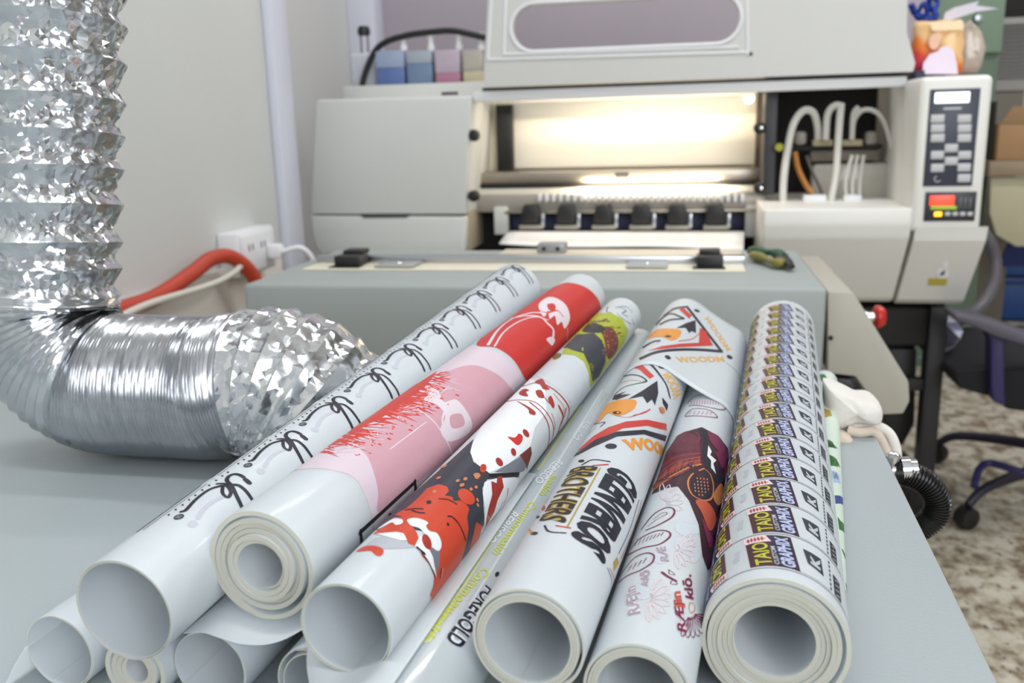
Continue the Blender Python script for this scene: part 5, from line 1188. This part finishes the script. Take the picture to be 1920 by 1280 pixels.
bvh = BVHTree.FromPolygons(vs, fs)
fo = new('loose_sheet', vs, fs, film, r5.root, 80); so = fo.modifiers.new('s', 'SOLIDIFY'); so.thickness = .0003; so.offset = 0
items = []; fmats = []
def FP(pts, m, lay, smooth=False):
    P0_ = [Vector((*p, 0)) for p in pts]
    if smooth: P0_ = smooth_path(P0_+[P0_[0]], 4)[:-1]
    if m not in fmats: fmats.append(m)
    items.append((P0_, [tuple(t) for t in tessellate_polygon([P0_])], fmats.index(m), lay))
def FS(pts, wd, m, lay):
    Q = smooth_path([Vector((*p, 0)) for p in pts], 5) if len(pts) > 2 else [Vector((*p, 0)) for p in pts]; v_ = []
    if m not in fmats: fmats.append(m)
    for i, p in enumerate(Q):
        t = (Q[min(i+1, len(Q)-1)]-Q[max(0, i-1)]).normalized(); nn = Vector((-t.y, t.x, 0))*wd/2; v_ += [p+nn, p-nn]
    items.append((v_, [(2*i, 2*i+1, 2*i+3, 2*i+2) for i in range(len(Q)-1)], fmats.index(m), lay))
def FT(body, c, m, lay, bold=.03):
    cu = bpy.data.curves.new('t', 'FONT'); cu.body = body; cu.offset = bold; cu.resolution_u = 2
    o = bpy.data.objects.new('t', cu); C.objects.link(o); me = bpy.data.meshes.new_from_object(o); c = [Vector((*q, 0)) for q in c]
    xs = [v.co.x for v in me.vertices]; ys = [v.co.y for v in me.vertices]; x0, x1, y0, y1 = min(xs), max(xs), min(ys), max(ys)
    if m not in fmats: fmats.append(m)
    v_ = [((c[0]*(1-p)+c[1]*p)*(1-q)+(c[3]*(1-p)+c[2]*p)*q) for p, q in (((v.co.x-x0)/(x1-x0), (v.co.y-y0)/(y1-y0)) for v in me.vertices)]
    items.append((v_, [tuple(f.vertices) for f in me.polygons], fmats.index(m), lay)); bpy.data.objects.remove(o); bpy.data.curves.remove(cu); bpy.data.meshes.remove(me)
FS(cI([(1010, 190), (1080, 140), (1170, 125)]), 3.5, navyk, 2); FS(cI([(1165, 124), (1400, 428)]), 4.5, navyk, 2); FS(cI([(1405, 424), (1250, 412), (1100, 412), (960, 430), (850, 475)]), 5, navyk, 2)
FS(cI([(1125, 135), (1190, 195)]), 8, lr, 2); FP(cI([(1250, 268), (1285, 275), (1340, 385), (1120, 395), (960, 412), (905, 420), (1000, 388), (1120, 372), (1245, 365)]), lr, 2)
FP(cI([(1095, 268), (1160, 235), (1222, 215), (1226, 300), (1195, 288), (1180, 302), (1158, 266)]), navyk, 3)
FP(cI([(895, 345), (940, 292), (1000, 272), (1120, 280), (1112, 330), (1060, 352), (1010, 330), (950, 328)]), org, 3, True)
FP(cI([(1012, 325), (1040, 315), (1068, 325), (1040, 332)]), navyk, 4)
FS(cI([(955, 255), (1000, 205), (1060, 172), (1150, 205)]), 3, navyk, 3); FS(cI([(985, 245), (1050, 215), (1150, 205)]), 3, navyk, 3); FS(cI([(1110, 355), (1200, 340), (1250, 300)]), 2, tan, 3)
FS(cI([(870, 400), (940, 360), (990, 352)]), 3, navyk, 3)
FT('WOODM', cI([(1110, 500), (1420, 492), (1405, 455), (1085, 458)]), po, 3); FT('WOODM', cI([(1270, 190), (1430, 420), (1460, 410), (1310, 190)]), po, 3)
for x, y in ((1232, 152), (1038, 463), (1450, 461)): FP(cI([(x+20*math.cos(t), y+(9 if y < 200 else 13)*math.sin(t)+.3*20*math.cos(t)) for t in [2*PI*k/12 for k in range(12)]]), navyk, 3)
FS(cI([(1430, 500), (1500, 560), (1530, 640)]), 1, gl, 1)
bm = bmesh.new()
for v_, f_, mi, lay in items:
    bv = [bm.verts.new((p.x, p.y, lay)) for p in v_]
    for f in f_:
        try: bm.faces.new([bv[i] for i in f]).material_index = mi
        except ValueError: pass
for k in range(1180, 1420, 5): bmesh.ops.bisect_plane(bm, geom=bm.verts[:]+bm.edges[:]+bm.faces[:], plane_co=(k, 0, 0), plane_no=(1, 0, 0), dist=1e-6)
for k in range(560, 700, 5): bmesh.ops.bisect_plane(bm, geom=bm.verts[:]+bm.edges[:]+bm.faces[:], plane_co=(0, k, 0), plane_no=(0, 1, 0), dist=1e-6)
bad = []
for v in bm.verts:
    d = ray(v.co.x, v.co.y).normalized(); loc, nn, idx, dist = bvh.ray_cast(EYE, d)
    if loc is None: bad.append(v); continue
    if nn.dot(d) > 0: nn = -nn
    v.co = loc+nn*(.00022+.00005*v.co.z)
bmesh.ops.delete(bm, geom=bad, context='VERTS')
for f in bm.faces:
    f.normal_update()
    if f.normal.dot(f.calc_center_median()-EYE) > 0: f.normal_flip()
bm_out('loose_sheet_print', bm, fmats, r5.root, None)
